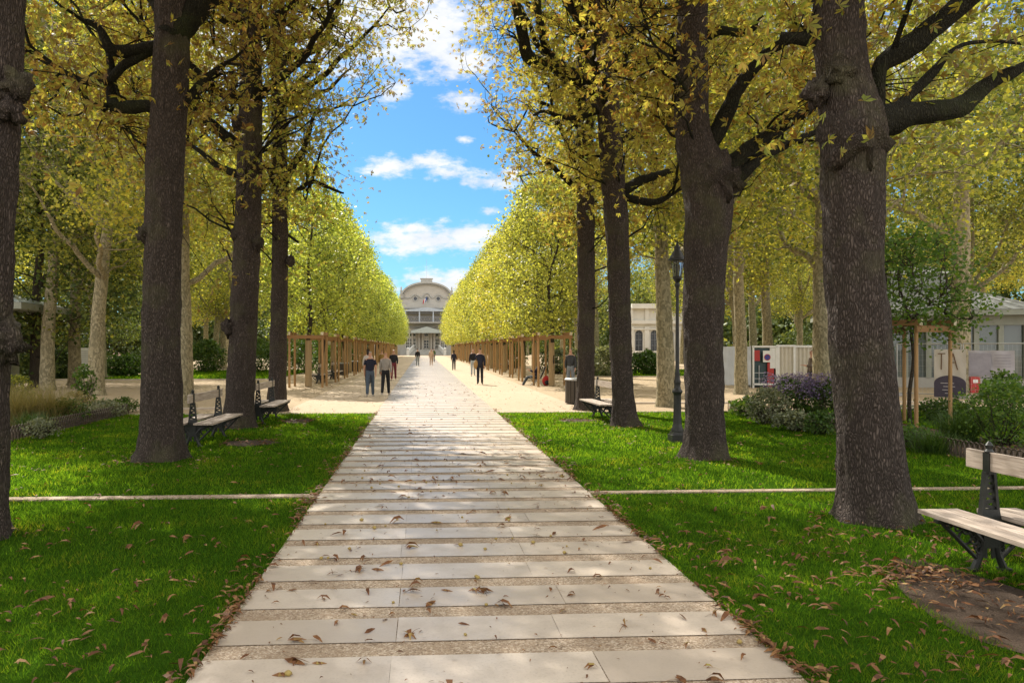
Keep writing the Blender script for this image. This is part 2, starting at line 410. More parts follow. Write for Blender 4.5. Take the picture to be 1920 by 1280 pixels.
chestnut('thick straight chestnut on the right, nearest the pale bench at the picture edge', 1640, 985,
    [(1640, 990, 132), (1637, 900, 128), (1618, 700, 122), (1602, 500, 118), (1599, 350, 124), (1600, 250, 132), (1585, 160, 106), (1573, 60, 102), (1570, -60, 96)],
    [(.3, (1655, 225, 62), (1700, 214, 48), (1760, 216, 42), (1805, 200, 38), (1850, 158, 28), (1905, 130, 20), (1980, 90, 12)),
     (-.3, (1640, 195, 30), (1648, 130, 28), (1690, 95, 42), (1745, 50, 40), (1800, 10, 36), (1900, -70, 28)),
     (.6, (1675, 208, 20), (1735, 155, 20), (1790, 92, 9), (1850, 76, 8), (1940, 82, 5)),
     (.2, (1545, 75, 24), (1500, 72, 24), (1462, 70, 21))],
    1, [(1600, 262, 52), (1530, 175, 22), (1575, 130, 30)], 1, 560, low=.6, roof=True)
chestnut('forked chestnut on the right, its trunk swelling at the fork just behind the iron lamp', 1322, 862,
    [(1322, 866, 82), (1322, 780, 76), (1318, 600, 82), (1322, 480, 88), (1328, 400, 100), (1322, 330, 104), (1300, 250, 74), (1297, 120, 66), (1300, 0, 60), (1302, -120, 52)],
    [(.4, (1345, 335, 44), (1375, 302, 36), (1420, 270, 27), (1470, 235, 23), (1530, 195, 18), (1600, 140, 10)),
     (-.5, (1330, 270, 34), (1362, 215, 29), (1390, 165, 25), (1440, 100, 20), (1500, 60, 14), (1560, 30, 8)),
     (.9, (1370, 345, 34), (1430, 292, 22), (1490, 265, 15), (1570, 232, 7)),
     (-.3, (1300, 90, 22), (1350, 60, 18), (1400, 60, 12), (1430, 30, 8))],
    1, [(1348, 340, 36)], 2, 640, m_leaf_chr, low=.8, roof=True)
chestnut('slim dark chestnut beside the sunlit right bench, with a crooked limb pathwards', 1172, 800,
    [(1172, 804, 52), (1168, 740, 44), (1163, 620, 45), (1158, 450, 48), (1150, 350, 50), (1140, 200, 48), (1126, 80, 46), (1114, -60, 42)],
    [(.4, (1160, 260, 22), (1210, 246, 18), (1260, 225, 14), (1312, 200, 8)),
     (.2, (1170, 355, 22), (1215, 335, 18), (1262, 318, 9)),
     (-.2, (1172, 370, 16), (1220, 380, 14), (1262, 364, 7)),
     (-.5, (1128, 170, 34), (1085, 150, 27), (1040, 122, 25), (992, 108, 22), (980, 70, 20), (968, 20, 18), (955, -40, 14)),
     (-.8, (1042, 122, 16), (1018, 72, 15), (1008, 0, 13), (1000, -60, 10)),
     (.6, (1118, 60, 36), (1082, 20, 30), (1050, -40, 24)),
     (-.6, (1138, 132, 20), (1190, 120, 15), (1240, 90, 10)),
     (-.6, (1120, 212, 10), (1062, 222, 9), (1022, 210, 6), (1000, 216, 4))],
    1, (), 3, 600, m_leaf_chr)
chestnut('slender chestnut standing behind the slatted bin at the end of the right lawn', 1097, 770,
    [(1097, 773, 38), (1098, 720, 35), (1099, 600, 36), (1099, 500, 37), (1098, 350, 36), (1097, 200, 35), (1094, 60, 33), (1090, -60, 30)],
    [(-.3, (1090, 372, 9), (1065, 340, 8), (1050, 320, 6), (1040, 311, 4)),
     (-.5, (1088, 240, 12), (1050, 205, 9), (1010, 190, 6)), (.5, (1105, 300, 12), (1140, 270, 8))],
    1, (), 4, 420, m_leaf_chr)
chestnut('chestnut cut off by the left edge of the view, with knobbly burls on its trunk', -60, 1022,
    [(-62, 1030, 138), (-54, 900, 132), (-46, 700, 128), (-36, 400, 128), (-22, 150, 128), (-14, 0, 124), (-8, -120, 110)],
    [(.4, (-40, 40, 40), (20, -40, 30), (80, -110, 20))], -1, [(8, 642, 34), (30, 160, 26), (20, 205, 22)], 5, 560, low=.9, roof=True)
chestnut('chestnut on the left lawn with twisted low limbs', 300, 865,
    [(300, 870, 92), (302, 800, 84), (303, 600, 76), (306, 450, 75), (310, 300, 78), (318, 200, 74), (322, 100, 70), (326, 0, 76), (330, -100, 60)],
    [(-.4, (290, 92, 26), (240, 96, 22), (205, 90, 20), (182, 52, 14), (155, 40, 9)),
     (-.2, (285, 98, 18), (238, 122, 17), (196, 155, 15), (140, 146, 12), (78, 104, 6)),
     (.3, (290, 200, 24), (236, 200, 25), (214, 190, 22), (210, 140, 16), (203, 98, 12)),
     (.3, (345, 192, 17), (385, 150, 14), (422, 118, 9)),
     (.2, (345, 45, 48), (400, -10, 40), (455, -85, 30)),
     (.0, (305, 20, 36), (275, -20, 30), (235, -70, 24))],
    -1, [(292, 424, 11), (272, 438, 14)], 6, 580, low=1.2, roof=True)
chestnut('gnarled chestnut between two left benches, its trunk covered in burls', 448, 803,
    [(448, 807, 60), (450, 740, 58), (456, 620, 58), (462, 480, 56), (467, 350, 54), (470, 200, 48), (470, 60, 46), (470, -80, 40)],
    [(-.4, (455, 278, 26), (420, 256, 22), (390, 226, 18), (358, 200, 11)),
     (.3, (450, 330, 18), (415, 315, 14), (385, 290, 10), (350, 268, 6)),
     (.3, (455, 40, 24), (420, -20, 18), (390, -80, 12))],
    -1, [(430, 612, 14), (462, 590, 15), (482, 455, 12), (445, 440, 11), (488, 310, 9), (448, 232, 12)], 7, 500, low=1.0, roof=True)
chestnut('slim upright chestnut at the end of the left lawn, a thin bough reaching pathwards', 519, 772,
    [(519, 775, 38), (520, 720, 36), (523, 600, 35), (525, 450, 33), (525, 350, 32), (523, 200, 32), (521, 80, 33), (520, -60, 28)],
    [(-.3, (530, 366, 14), (560, 355, 10), (583, 340, 8), (612, 350, 7), (645, 362, 4)),
     (-.4, (583, 341, 6), (598, 300, 4), (603, 276, 3)),
     (.3, (526, 85, 24), (560, 70, 17), (600, 66, 14), (642, 86, 8)),
     (-.2, (528, 106, 18), (575, 100, 14), (602, 78, 12), (626, 40, 9), (642, -5, 6)),
     (.5, (530, 190, 9), (570, 205, 7), (620, 206, 5)),
     (.3, (515, 90, 20), (480, 30, 15), (455, -30, 10)),
     (.2, (528, 430, 6), (560, 455, 4))],
    -1, [(545, 490, 8)], 8, 330)

# ------------------------------------------------------------------ plane trees of the groves
def plane_proto(seed, height, spread_r, crown_lo, lean=0.0, leaf=None, bark=None, n_cl=760, lsize=.145, r0=.3, per=30):
    g = np.random.default_rng(seed); mb = MB(); root = bpy.data.objects.new('plane_tree', None); col.objects.link(root)
    h1 = height * .62; pts = []; rad = []
    for t in (0, .08, .25, .45, .65, .85, 1):
        pts.append(Vector((lean * t * t * h1 + g.normal(0, .10) * t, g.normal(0, .10) * t, t * h1 - .05))); rad.append(r0 * (1 - .55 * t))
    skel = limb(mb, pts, rad, 18, .14, .07, 1.6, .012, seed, .3); tp = pts[-1]
    for k in range(9):
        a = k * 2.4 + g.uniform(-.4, .4); i = g.integers(3, 7); p0 = pts[i]; ln = spread_r * g.uniform(.6, 1.0)
        q = [p0 + Vector((math.cos(a) * ln * t * (1 - .2 * t), math.sin(a) * ln * t * (1 - .2 * t), ln * (.55 * t + .35 * t * t))) for t in (0, .25, .5, .75, 1)]
        rr = rad[i] * .5; skel += limb(mb, q, [rr, rr * .85, rr * .7, rr * .45, .02], 8, .3, .15, 2, 0, k, 0, .2)
    t = mb.build('trunk', bark or m_plane, root, smooth=True)
    n = n_cl * 3; z = g.uniform(0, 1, n); cz = crown_lo + z * (height - crown_lo)
    Rz = spread_r * np.interp(z, [0, .12, .35, .65, .88, 1], [.45, .85, 1, .92, .6, .15]); a = g.uniform(0, 6.283, n)
    rr = Rz * g.uniform(0, 1, n) ** .42; c = np.stack([rr * np.cos(a) + lean * h1 * .5, rr * np.sin(a), cz], 1)
    c = c[clumpy(c, 1.0, seed) > .06][:n_cl]
    sk = np.array([tuple(p) for p in skel]); sk = sk[sk[:, 2] > crown_lo * .7]
    link('branches', twig_mesh('branches', c, sk, bark or m_plane, g, 60, .04, .014), root)
    link('crown', np_mesh('crown', leaves_kite(spread(c, per, .5, g), lsize, g), 4, leaf or m_leaf_pl), root)
    return root
GP = 'plane trees of the groves beside the promenade'
protos = [plane_proto(101, 17, 5.2, 6.4), plane_proto(102, 18, 5.0, 6.9, .10), plane_proto(103, 16, 4.8, 5.6, -.09), plane_proto(104, 16, 5.4, 4.6, .04, per=28), plane_proto(105, 15, 4.6, 1.9, .03, m_leaf_dk2, m_bark2, 620, .17, .22)]
used = [False] * len(protos)
def place_tree(k, loc, rz, s, label, group, cat='tree'):
    sc = (s, s, s) if not hasattr(s, '__len__') else s
    if used[k]: o = dup(protos[k], loc, rz, label, group, sc)
    else: o = protos[k]; used[k] = True; o.name = 'plane_tree' if k < 4 else 'evergreen_tree'; o.location = loc; o.rotation_euler = (0, 0, rz); o.scale = sc; tag(o, label, cat, group)
    o['category'] = cat; return o
for px, py, k, rz, s, lab in [
    (88, 731, 1, 0.4, 1.0, 'curving mottled plane tree, leftmost of the three pale trunks in the left grove'),
    (140, 722, 0, 1.0, 1.0, 'straight pale plane tree, middle one of three trunks in the left grove'),
    (180, 741, 2, 3.0, 1.0, 'leaning mottled plane tree behind the left flower bed, right of two pale trunks'),
    (348, 764, 0, 2.2, .8, 'plane tree mostly hidden behind the chestnut with the twisted low limbs'),
    (404, 692, 3, .5, 1.0, 'mossy plane tree beside the round bush on the far left lawn'),
    (1249, 762, 2, 4.9, .95, 'pale mottled plane tree just behind the iron lamp post'),
    (1390, 739, 1, 3.5, .85, 'mottled plane tree standing in front of the white plastic hoarding'),
    (1440, 713, 1, 3.3, 1.0, 'leaning plane tree rising behind the corrugated container'),
    (1541, 764, 3, 1.3, .95, 'mossy plane tree among the purple asters'),
    (1800, 735, 0, 4.0, 1.35, 'tall thick plane tree in front of the glass pavilion')]:
    place_tree(k, ground(px, py), rz, s, lab, GP)
# trees deeper in the groves
g_ = np.random.default_rng(5); spots = []
def try_spot(x, y, mind):
    if all((x - a) ** 2 + (y - b) ** 2 > mind * mind for a, b in spots): spots.append((x, y)); return True
    return False
nl = nr = 0
for X, Y in [(-13, 42), (-17, 36), (-22, 33), (-13, 55), (-19, 47), (-26, 42), (-33, 38), (-16, 66), (-24, 58), (-32, 52), (-42, 50), (-14, 82), (-22, 76), (-31, 70), (-41, 66), (-52, 60), (-15, 100), (-25, 96), (-36, 88), (-48, 82), (-16, 120), (-28, 116), (-17, 142),
             (12.6, 45), (13.2, 57), (22, 52), (15, 71), (24, 66), (18, 40), (31, 47), (27, 38), (33, 61), (42, 58), (16, 86), (29.5, 81), (37, 74), (48, 70), (17, 103), (17, 124), (17, 145), (60, 66), (30, 33), (40, 40)]:
    X += g_.normal(0, .7); Y += g_.normal(0, .8); left = X < 0
    k = 4 if g_.uniform() < .22 and not (.2 < X / Y < .38) else int(g_.integers(0, 4)); kind = 'dark green tree' if k == 4 else 'plane tree'
    place_tree(k, (X, Y, 0), g_.uniform(0, 6.28), g_.uniform(.9, 1.2),
               kind + ' deep in the left grove, behind the three pale trunks' if left else kind + ' deep in the right grove, behind the hoarding and pavilion', 'trees deep in the left grove' if left else 'trees deep in the right grove')

# ------------------------------------------------------------------ young avenue trees
m_wrap = M('reed_wrap', L(.42, .31, .17), L(.27, .19, .10), 30, .85, .01, (1, 1, .05))
def young_proto(seed, leaf, top=10.2, lo=2.7, rad=2.35, n_cl=520, per=22, wrap=True, lsize=.132, tr=1.0):
    g = np.random.default_rng(seed); root = bpy.data.objects.new('avenue_tree', None); col.objects.link(root); mb = MB()
    hs = 1.0 if top > 9 else top / 9.6
    pts = [Vector((g.normal(0, .04) * i, g.normal(0, .04) * i, z)) for i, z in enumerate((-.02, 1.5 * hs, 3.2 * hs, 5.2 * hs, 7.2 * hs, 9 * hs))]
    skel = limb(mb, pts, [.11 * tr, .10 * tr, .09 * tr, .07 * tr, .045 * tr, .02 * tr], 10, .25, .06, 2, .004, seed, .15)
    for k in range(16):
        z = 2.9 + k * .36 if hs == 1 else lo + .1 + k * (top - lo) * .045; a = k * 2.4; ln = rad * g.uniform(.5, .85); p0 = Vector((0, 0, z))
        q = [p0 + Vector((math.cos(a) * ln * t, math.sin(a) * ln * t, ln * .55 * t)) for t in (0, .33, .66, 1)]
        skel += limb(mb, q, [.035 * tr, .028 * tr, .02 * tr, .01 * tr], 6, .3, .1, 2, 0, k, 0, .06)
    mb.build('trunk', m_bark2, root, smooth=True)
    if wrap: MB().lathe([(.155, .02), (.15, .6), (.145, 1.4), (.14, 2.15)], 18).build('trunk_wrap', m_wrap, root, smooth=False, auto=40)
    n = n_cl * 3; z = g.uniform(0, 1, n); a = g.uniform(0, 6.283, n)
    Rz = rad * np.interp(z, [0, .08, .25, .5, .75, .92, 1], [.55, .86, 1, .97, .74, .40, .1]); rr = Rz * g.uniform(0, 1, n) ** .36
    c = np.stack([rr * np.cos(a), rr * np.sin(a), lo + z * (top - lo)], 1); c = c[clumpy(c, 1.45 if hs == 1 else 2.6, seed) > (-.04 if hs == 1 else -.4)][:n_cl]
    sk = np.array([tuple(p) for p in skel]); sk = sk[sk[:, 2] > 2.5]
    link('branches', twig_mesh('branches', c, sk, m_bark2, g, 40, .018, .008), root)
    link('crown', np_mesh('crown', leaves_kite(spread(c, per, .27, g), lsize, g, .35, .46), 4, leaf), root)
    return root
yl = [young_proto(201, m_leaf_av), young_proto(202, m_leaf_av, 10.5), young_proto(203, m_leaf_av, 10.0)]
yr = [young_proto(211, m_leaf_avy, 10.6), young_proto(212, m_leaf_avy, 10.3), young_proto(213, m_leaf_avy, 10.9)]
# timber guards round the young trees
m_wood = M('guard_timber', L(.44, .27, .12), L(.29, .165, .07), 9, .8, .004, (1, 1, .12))
m_wood2 = M('guard_beam', L(.36, .20, .085), L(.24, .13, .055), 9, .8, .004, (.15, .15, 1))
m_endgrain = M('pale_end_grain', L(.75, .68, .52), L(.62, .54, .38), 20, .8, .003)
def guard_proto():
    root = bpy.data.objects.new('tree_guard', None); col.objects.link(root)
    for sx in (-1, 1):
        for sy in (-1, 1): MB().lathe([(.055, -.02), (.053, 1.2), (.051, 2.36)], 10, (sx * .74, sy * .74, 0)).build('post', m_wood, root, smooth=False, auto=40)
    for sx in (-1, 1):
        b = MB().box((sx * .74, 0, 2.45), (.13, 1.78, .14)).build('beam', m_wood2, root)
        MB().box((sx * .74, -.892, 2.45), (.125, .004, .135)).build('beam_end', m_endgrain, b)
    for sy in (-1, 1): MB().box((0, sy * .815, 2.30), (1.66, .04, .15)).build('rail', m_wood2, root)
    return root
guard = guard_proto(); g_used = False
ordn = ['first', 'second', 'third', 'fourth', 'fifth', 'sixth', 'seventh', 'eighth']
yu = {}
N_AV = 25
for side, X0, protos_, word in ((-1, -5.25, yl, 'left'), (1, 6.05, yr, 'right')):
    for i in range(N_AV):
        Y = 35.6 + i * 5.15; loc = (X0 + rnd.uniform(-.08, .08), Y, 0); pr = protos_[(i * 2 + (i // 3)) % 3]
        colr = 'yellow-green' if side < 0 else 'golden-yellow'
        lab = (f'{colr} young tree, {ordn[i]} from the near end of the {word} avenue row') if i < 8 else f'{colr} young tree far along the {word} avenue row, its crown merging with its neighbours'
        grp = f'young trees of the {word} avenue row'
        s = rnd.uniform(.94, 1.05)
        if id(pr) not in yu: yu[id(pr)] = 1; o = pr; o.location = loc; o.rotation_euler = (0, 0, rnd.uniform(0, 6)); o.scale = (s, s, s); tag(o, lab, 'tree', grp)
        else: o = dup(pr, loc, rnd.uniform(0, 6), lab, grp, (s, s, s))
        lab = (f'square timber guard round the {ordn[i]} young tree of the {word} avenue row') if i < 8 else f'timber tree guard far along the {word} avenue row'
        if i > 17: continue
        if not g_used: g_used = True; o = guard; o.location = loc; tag(o, lab, 'tree guard', f'timber guards of the {word} avenue row')
        else: o = dup(guard, loc, 0, lab, f'timber guards of the {word} avenue row')
# ------------------------------------------------------------------ ground, lawns, path
XL, XR, LAWN_Y = -1.26, 2.06, 20.9          # path edges, far end of the near lawns
FL, FR = -7.9, 8.75                          # outer edges of the near lawns
def sheet(name, poly, z, mat, kind='structure'):
    me = bpy.data.meshes.new(name); me.from_pydata([(x, y, z) for x, y in poly], [], [tuple(range(len(poly)))]); me.materials.append(mat)
    o = link(name, me); o['kind'] = kind; return o
def rect(x0, x1, y0, y1): return [(x0, y0), (x1, y0), (x1, y1), (x0, y1)]
def sand_mat(name, a, b, c, sp=.012):
    t = NT(name); v = t.coords(); big = t.noise(v, .35, 4); fine = t.noise(v, 90, 3); mid = t.noise(v, 5, 5)
    k = t.mix(t.math('MULTIPLY_ADD', big, 2.4, -.7, clamp=True), a, b); k = t.mix(t.math('MULTIPLY_ADD', fine, 3, -1.2, clamp=True), k, c)
    k = t.mix(t.math('MULTIPLY_ADD', mid, 4, -2.2, clamp=True), k, tuple(q * .72 for q in b[:3]) + (1,))
    t.pbr(k, .92, t.bump(t.math('ADD', fine, mid), sp), spec=.2); return t.m
m_sand = sand_mat('sand', L(.42, .32, .205), L(.33, .245, .15), L(.48, .38, .26))
m_stabil = sand_mat('pale_stabilised_sand', L(.47, .37, .26), L(.41, .315, .215), L(.52, .43, .32), .006)
m_soil = sand_mat('bare_soil', L(.085, .058, .04), L(.055, .037, .026), L(.15, .11, .08), .035)
m_bed = sand_mat('flower_bed_soil', L(.10, .07, .045), L(.06, .045, .03), L(.15, .11, .08), .03)
m_turf = M('turf', L(.035, .085, .006), L(.022, .05, .005), 12, .95, .02, spec=0)
sheet('ground', rect(-500, 500, -120, 900), 0, m_sand)
sheet('promenade', rect(-3.9, 4.75, LAWN_Y, 172), .004, m_stabil)
sheet('lawn', rect(FL, XL, -6, LAWN_Y), .006, m_turf); sheet('lawn', rect(XR, FR, -6, LAWN_Y), .006, m_turf)
def aggregate():
    t = NT('exposed_aggregate'); v = t.coords(); vor = t.n('TexVoronoi'); vor.inputs['Scale'].default_value = 95; t.l(v, vor.inputs['Vector'])
    sep = t.n('SeparateColor'); t.l(vor.outputs['Color'], sep.inputs[0])
    c = t.ramp(sep.outputs[0], [(0, L(.23, .165, .11)), (.35, L(.38, .285, .20)), (.7, L(.47, .365, .26)), (1, L(.66, .56, .44))])
    c = t.mix(t.math('MULTIPLY_ADD', t.noise(v, 2.2, 5), 2, -.8, clamp=True), c, L(.22, .15, .09))
    t.pbr(c, .75, t.bump(vor.outputs['Distance'], .006, .8), spec=.35); return t.m
m_agg = aggregate()
def limestone():
    t = NT('limestone_slab'); v = t.coords(); g = t.n('NewGeometry'); a = t.noise(v, 3.2, 7, .65); b = t.noise(v, 55, 4)
    c = t.mix(g.outputs['Random Per Island'], L(.46, .385, .31), L(.63, .54, .445))
    c = t.mix(t.math('MULTIPLY_ADD', a, 3, -1.35, clamp=True), c, L(.44, .37, .30))
    c = t.mix(t.math('MULTIPLY_ADD', b, 3, -1.6, clamp=True), c, L(.40, .33, .26))
    st = t.noise(v, 1.1, 6, .7); c = t.mix(t.math('MULTIPLY_ADD', st, 5, -3.0, clamp=True), c, L(.36, .29, .22)); sp = t.noise(v, 14, 5, .7); c = t.mix(t.math('MULTIPLY_ADD', sp, 9, -6.1, clamp=True), c, L(.25, .20, .15))
    r = t.math('MULTIPLY_ADD', a, .35, .20); t.pbr(c, r, t.bump(b, .0012), spec=.5); return t.m
m_slab = limestone()
sheet('path', rect(XL, XR, -6, 168), .012, m_agg)
vs = []; fs = []
def slab(x0, x1, y0, y1, z=.018):
    j = lambda s=.006: rnd.uniform(-s, s); b = len(vs); vs.extend([(x0 + j(.002), y0 + j(), z), (x1 + j(.002), y0 + j(), z), (x1 + j(.002), y1 + j(), z), (x0 + j(.002), y1 + j(), z)]); fs.append((b, b + 1, b + 2, b + 3))
y = -5.40; k = 0
while y < 167:
    cuts = [XL, -.17 + rnd.uniform(-.02, .02), 1.0 + rnd.choice((-.12, .0, .1)), XR] if k % 2 else [XL, -.16, .86, XR]
    for a, b in zip(cuts, cuts[1:]): slab(a + .002, b - .002, y, y + .415)
    y += .628; k += 1
me = bpy.data.meshes.new('path_slabs'); me.from_pydata(vs, [], fs); me.materials.append(m_slab); link('path_slabs', me)['kind'] = 'structure'
mk = MB(); mk.box(((FL + XL) / 2, 9.32, .012), (XL - FL, .17, .02)); mk.box(((FR + XR) / 2, 9.32, .012), (FR - XR, .13, .02))
mk.build('stone_strip', m_agg)['kind'] = 'structure'
mk = MB()
for x0, x1 in ((FL, XL), (XR, FR)): mk.box(((x0 + x1) / 2, LAWN_Y + .05, .0), (x1 - x0, .1, .05))
mk.build('kerb', m_slab)['kind'] = 'structure'
# beds and lawns further out
sheet('flower_bed', rect(-12.2, FL, -4, 21.4), .005, m_bed); sheet('flower_bed', rect(FR, 11.3, -4, 21.4), .005, m_bed)
sheet('side_lawn', rect(11.3, 17, 8, 23), .007, m_turf)
sheet('far_lawn', rect(-19, -8.6, 44, 62), .006, m_turf); sheet('far_lawn', rect(-40, -20, 46, 70), .006, m_turf)
sheet('far_lawn', rect(10.5, 30, 47, 62), .006, m_turf)
mk = MB()
mk.box((-17, 22.8, .02), (26, .14, .06)); mk.box((-15, 43.9, .02), (14, .14, .06)); mk.box((14, 24.2, .02), (18, .14, .06)); mk.box((18, 46.9, .02), (18, .14, .06))
mk.build('sand_kerb', m_slab)['kind'] = 'structure'
# worn soil patches in front of the benches
def patch(cx, cy, rx, ry, seed):
    pts = []
    for k in range(40):
        a = 2 * math.pi * k / 40; q = 1 + .5 * noise.noise(Vector((math.cos(a) * 1.4 + seed, math.sin(a) * 1.4, seed)))
        pts.append((cx + rx * q * math.cos(a), cy + ry * q * math.sin(a)))
    sheet('bare_soil', pts, .011, m_soil); return (cx, cy, rx, ry)
p1 = ground(1790, 1130); p2 = ground(466, 831); p3 = ground(1082, 789); p4 = ground(560, 790)
PATCH = [patch(4.0, 4.8, .55, 1.15, 1), patch(p2.x, p2.y, .5, .45, 2), patch(p3.x, p3.y, .5, .42, 3), patch(p4.x, p4.y, .4, .5, 4)]

# ------------------------------------------------------------------ grass blades
def grass_mat():
    t = NT('grass_blade'); g = t.n('NewGeometry'); v = t.coords()
    f = t.math('MULTIPLY_ADD', g.outputs['Random Per Island'], .45, t.math('MULTIPLY_ADD', t.noise(v, 1.1, 5, .65), 1.1, -.28), clamp=True)
    c = t.ramp(f, [(.05, L(.013, .042, .009)), (.4, L(.024, .076, .012)), (.7, L(.048, .108, .016)), (.92, L(.12, .135, .04))])
    d = t.n('BsdfPrincipled'); t.l(c, d.inputs['Base Color']); d.inputs['Roughness'].default_value = .7; d.inputs['Specular IOR Level'].default_value = 0
    tr = t.n('BsdfTranslucent'); t.l(t.mix(1.0, c, L(6.6, 4.4, 1.0), 'MULTIPLY'), tr.inputs[0]); ms = t.n('MixShader'); ms.inputs[0].default_value = .62
    t.l(d.outputs[0], ms.inputs[1]); t.l(tr.outputs[0], ms.inputs[2]); t.l(ms.outputs[0], t.out.inputs[0]); return t.m
m_grass = grass_mat()
gg = np.random.default_rng(3)
def blades(xy, h, w, g=gg):
    n = len(xy); a = g.uniform(0, 6.283, n); lean = g.normal(0, .45, (n, 2)) * h[:, None]; o = np.empty((n, 3, 3))
    dx = np.stack([np.cos(a), np.sin(a)], 1) * w[:, None]
    o[:, 0, :2] = xy - dx; o[:, 1, :2] = xy + dx; o[:, 2, :2] = xy + lean; o[:, 0, 2] = o[:, 1, 2] = .004; o[:, 2, 2] = h; return o
allb = []; TRUNKS = [tuple(ground(*q))[:2] for q in ((1640, 985), (1322, 862), (1172, 800), (1097, 770), (-60, 1022), (300, 865), (448, 803), (519, 772))]
def grow(x0, x1, y0, y1, dens, h, w):
    n = int((x1 - x0) * (y1 - y0) * dens); xy = np.stack([gg.uniform(x0, x1, n), gg.uniform(y0, y1, n)], 1)
    keep = np.abs(xy[:, 1] - 9.32) > .12
    for cx, cy, rx, ry in PATCH:
        q = ((xy[:, 0] - cx) / rx) ** 2 + ((xy[:, 1] - cy) / ry) ** 2; keep &= (q > 1.0) | (gg.uniform(0, 1, n) < np.clip(q - .75, 0, 1) * .6)
    thin = clumpy(np.c_[xy, np.zeros(n)], 1.3, 4.0) + .6 * clumpy(np.c_[xy, np.zeros(n)], 4.1, 7.0); keep &= gg.uniform(0, 1, n) < .74 + .42 * thin
    for tx, ty in TRUNKS: keep &= (gg.uniform(0, 1, n) < np.clip((np.hypot(xy[:, 0] - tx, xy[:, 1] - ty) - .36) * 3, .25, 1))
    xy = xy[keep]; n = len(xy); hh = h * gg.uniform(.55, 1.35, n) * (1 + .25 * clumpy(np.c_[xy, np.zeros(n)], .8, 1.0))
    allb.append(blades(xy, hh, w * gg.uniform(.6, 1.3, n)))
for y0, y1, dn, h, w in ((2.6, 6, 4200, .045, .0024), (6, 9, 2400, .046, .0034), (9, 13, 1300, .048, .005), (13, LAWN_Y + .05, 800, .05, .0075)):
    grow(FL, XL + .02, y0, y1, dn, h, w); grow(XR - .02, FR, y0, y1, dn, h, w)
grow(11.3, 17, 10, 23, 300, .06, .012); grow(-19, -8.6, 44, 62, 60, .09, .03); grow(10.5, 26, 47, 62, 50, .09, .03)
o = link('grass', np_mesh('grass', np.concatenate(allb), 3, m_grass)); o['kind'] = 'stuff'; tag(o, 'short green mown grass of the lawns')

# ------------------------------------------------------------------ fallen leaves
m_fallen = leaf_mat('fallen_leaf', [(0, L(.06, .026, .013)), (.35, L(.135, .056, .024)), (.6, L(.20, .09, .036)), (.82, L(.28, .15, .06)), (.95, L(.36, .28, .09)), (1, L(.30, .27, .06))], .15, .15, rough=.6)
def curled(n, size, g):
    """dry curled leaflets as bent strips of three quads: (n,4,2,3) -> quads"""
    a = g.uniform(0, 6.283, n); s = size * g.uniform(.45, 1.35, n); d = np.stack([np.cos(a), np.sin(a), 0 * a], 1); w = np.stack([-np.sin(a), np.cos(a), 0 * a], 1)
    roll = g.normal(0, .5, n); curl = g.uniform(-.1, .45, n); hump = .24 * g.uniform(.1, 1.3, n); z = np.array([0, 0, 1.0]); V = np.empty((n, 4, 2, 3))
    for i, (t, wd) in enumerate(((0, .02), (.3, .10), (.68, .14), (1, .012))):
        bend = (4 * t * (1 - t)) * hump + t * curl * .5
        for j, sg in enumerate((-1, 1)):
            V[:, i, j] = d * (s * (t - .5))[:, None] + (w * np.cos(roll)[:, None] * sg + z * np.sin(roll)[:, None] * sg * .7) * (s * wd)[:, None] + z * (s * bend + .004)[:, None]
    V[:, :, :, 2] -= V[:, :, :, 2].min(axis=(1, 2), keepdims=True) - .004
    return V
def strip_faces(V):
    return np.stack([np.stack([V[:, i, 0], V[:, i, 1], V[:, i + 1, 1], V[:, i + 1, 0]], 1) for i in range(3)], 1).reshape(-1, 3)
def litter(xy, size, z, g=gg):
    V = curled(len(xy), size, g); V[..., 0] += xy[:, 0, None, None]; V[..., 1] += xy[:, 1, None, None]; V[..., 2] += z; return strip_faces(V)
Ls = []
for x, sg in ((XL, -1), (XR, 1)):                     # drifts along both path edges
    n = 1500; yy = 3 + 19 * gg.uniform(0, 1, n) ** 1.3; off = np.abs(gg.normal(0, .085, n)) * (1 + .5 * np.sin(yy * 2.3)) - .03
    keep = gg.uniform(0, 1, n) < .55 + .4 * np.sin(yy * 1.7 + sg) ; Ls.append(litter(np.c_[x + sg * off, yy][keep], .085, .02))
n = 4600; xy = np.c_[np.where(gg.uniform(0, 1, n) < .45, gg.uniform(FL, XL, n), gg.uniform(XR, FR, n)), 3 + 18 * gg.uniform(0, 1, n) ** 1.2]
keep = gg.uniform(0, 1, n) < .5 + .5 * clumpy(np.c_[xy, np.zeros(n)], 1.6, 2.0); Ls.append(litter(xy[keep], .085, .03))
for cx, cy, rx, ry in PATCH:
    n = 160 if rx > .6 else 70; a = gg.uniform(0, 6.28, n); q = np.where(gg.uniform(0, 1, n) < .7, gg.normal(1.0, .14, n), gg.uniform(0, 1, n)); Ls.append(litter(np.c_[cx + rx * q * np.cos(a), cy + ry * q * np.sin(a)], .1, .016))
n = 900; Ls.append(litter(np.c_[gg.uniform(XL, XR, n), 3.6 + 14 * gg.uniform(0, 1, n)], .035, .019)); n = 160; Ls.append(litter(np.c_[gg.normal(3.8, .2, n), gg.normal(5.75, .16, n)], .085, .02)); n = 420; Ls.append(litter(np.c_[gg.uniform(XL, XR, n), 10 + 30 * gg.uniform(0, 1, n) ** 1.5], .11, .019))
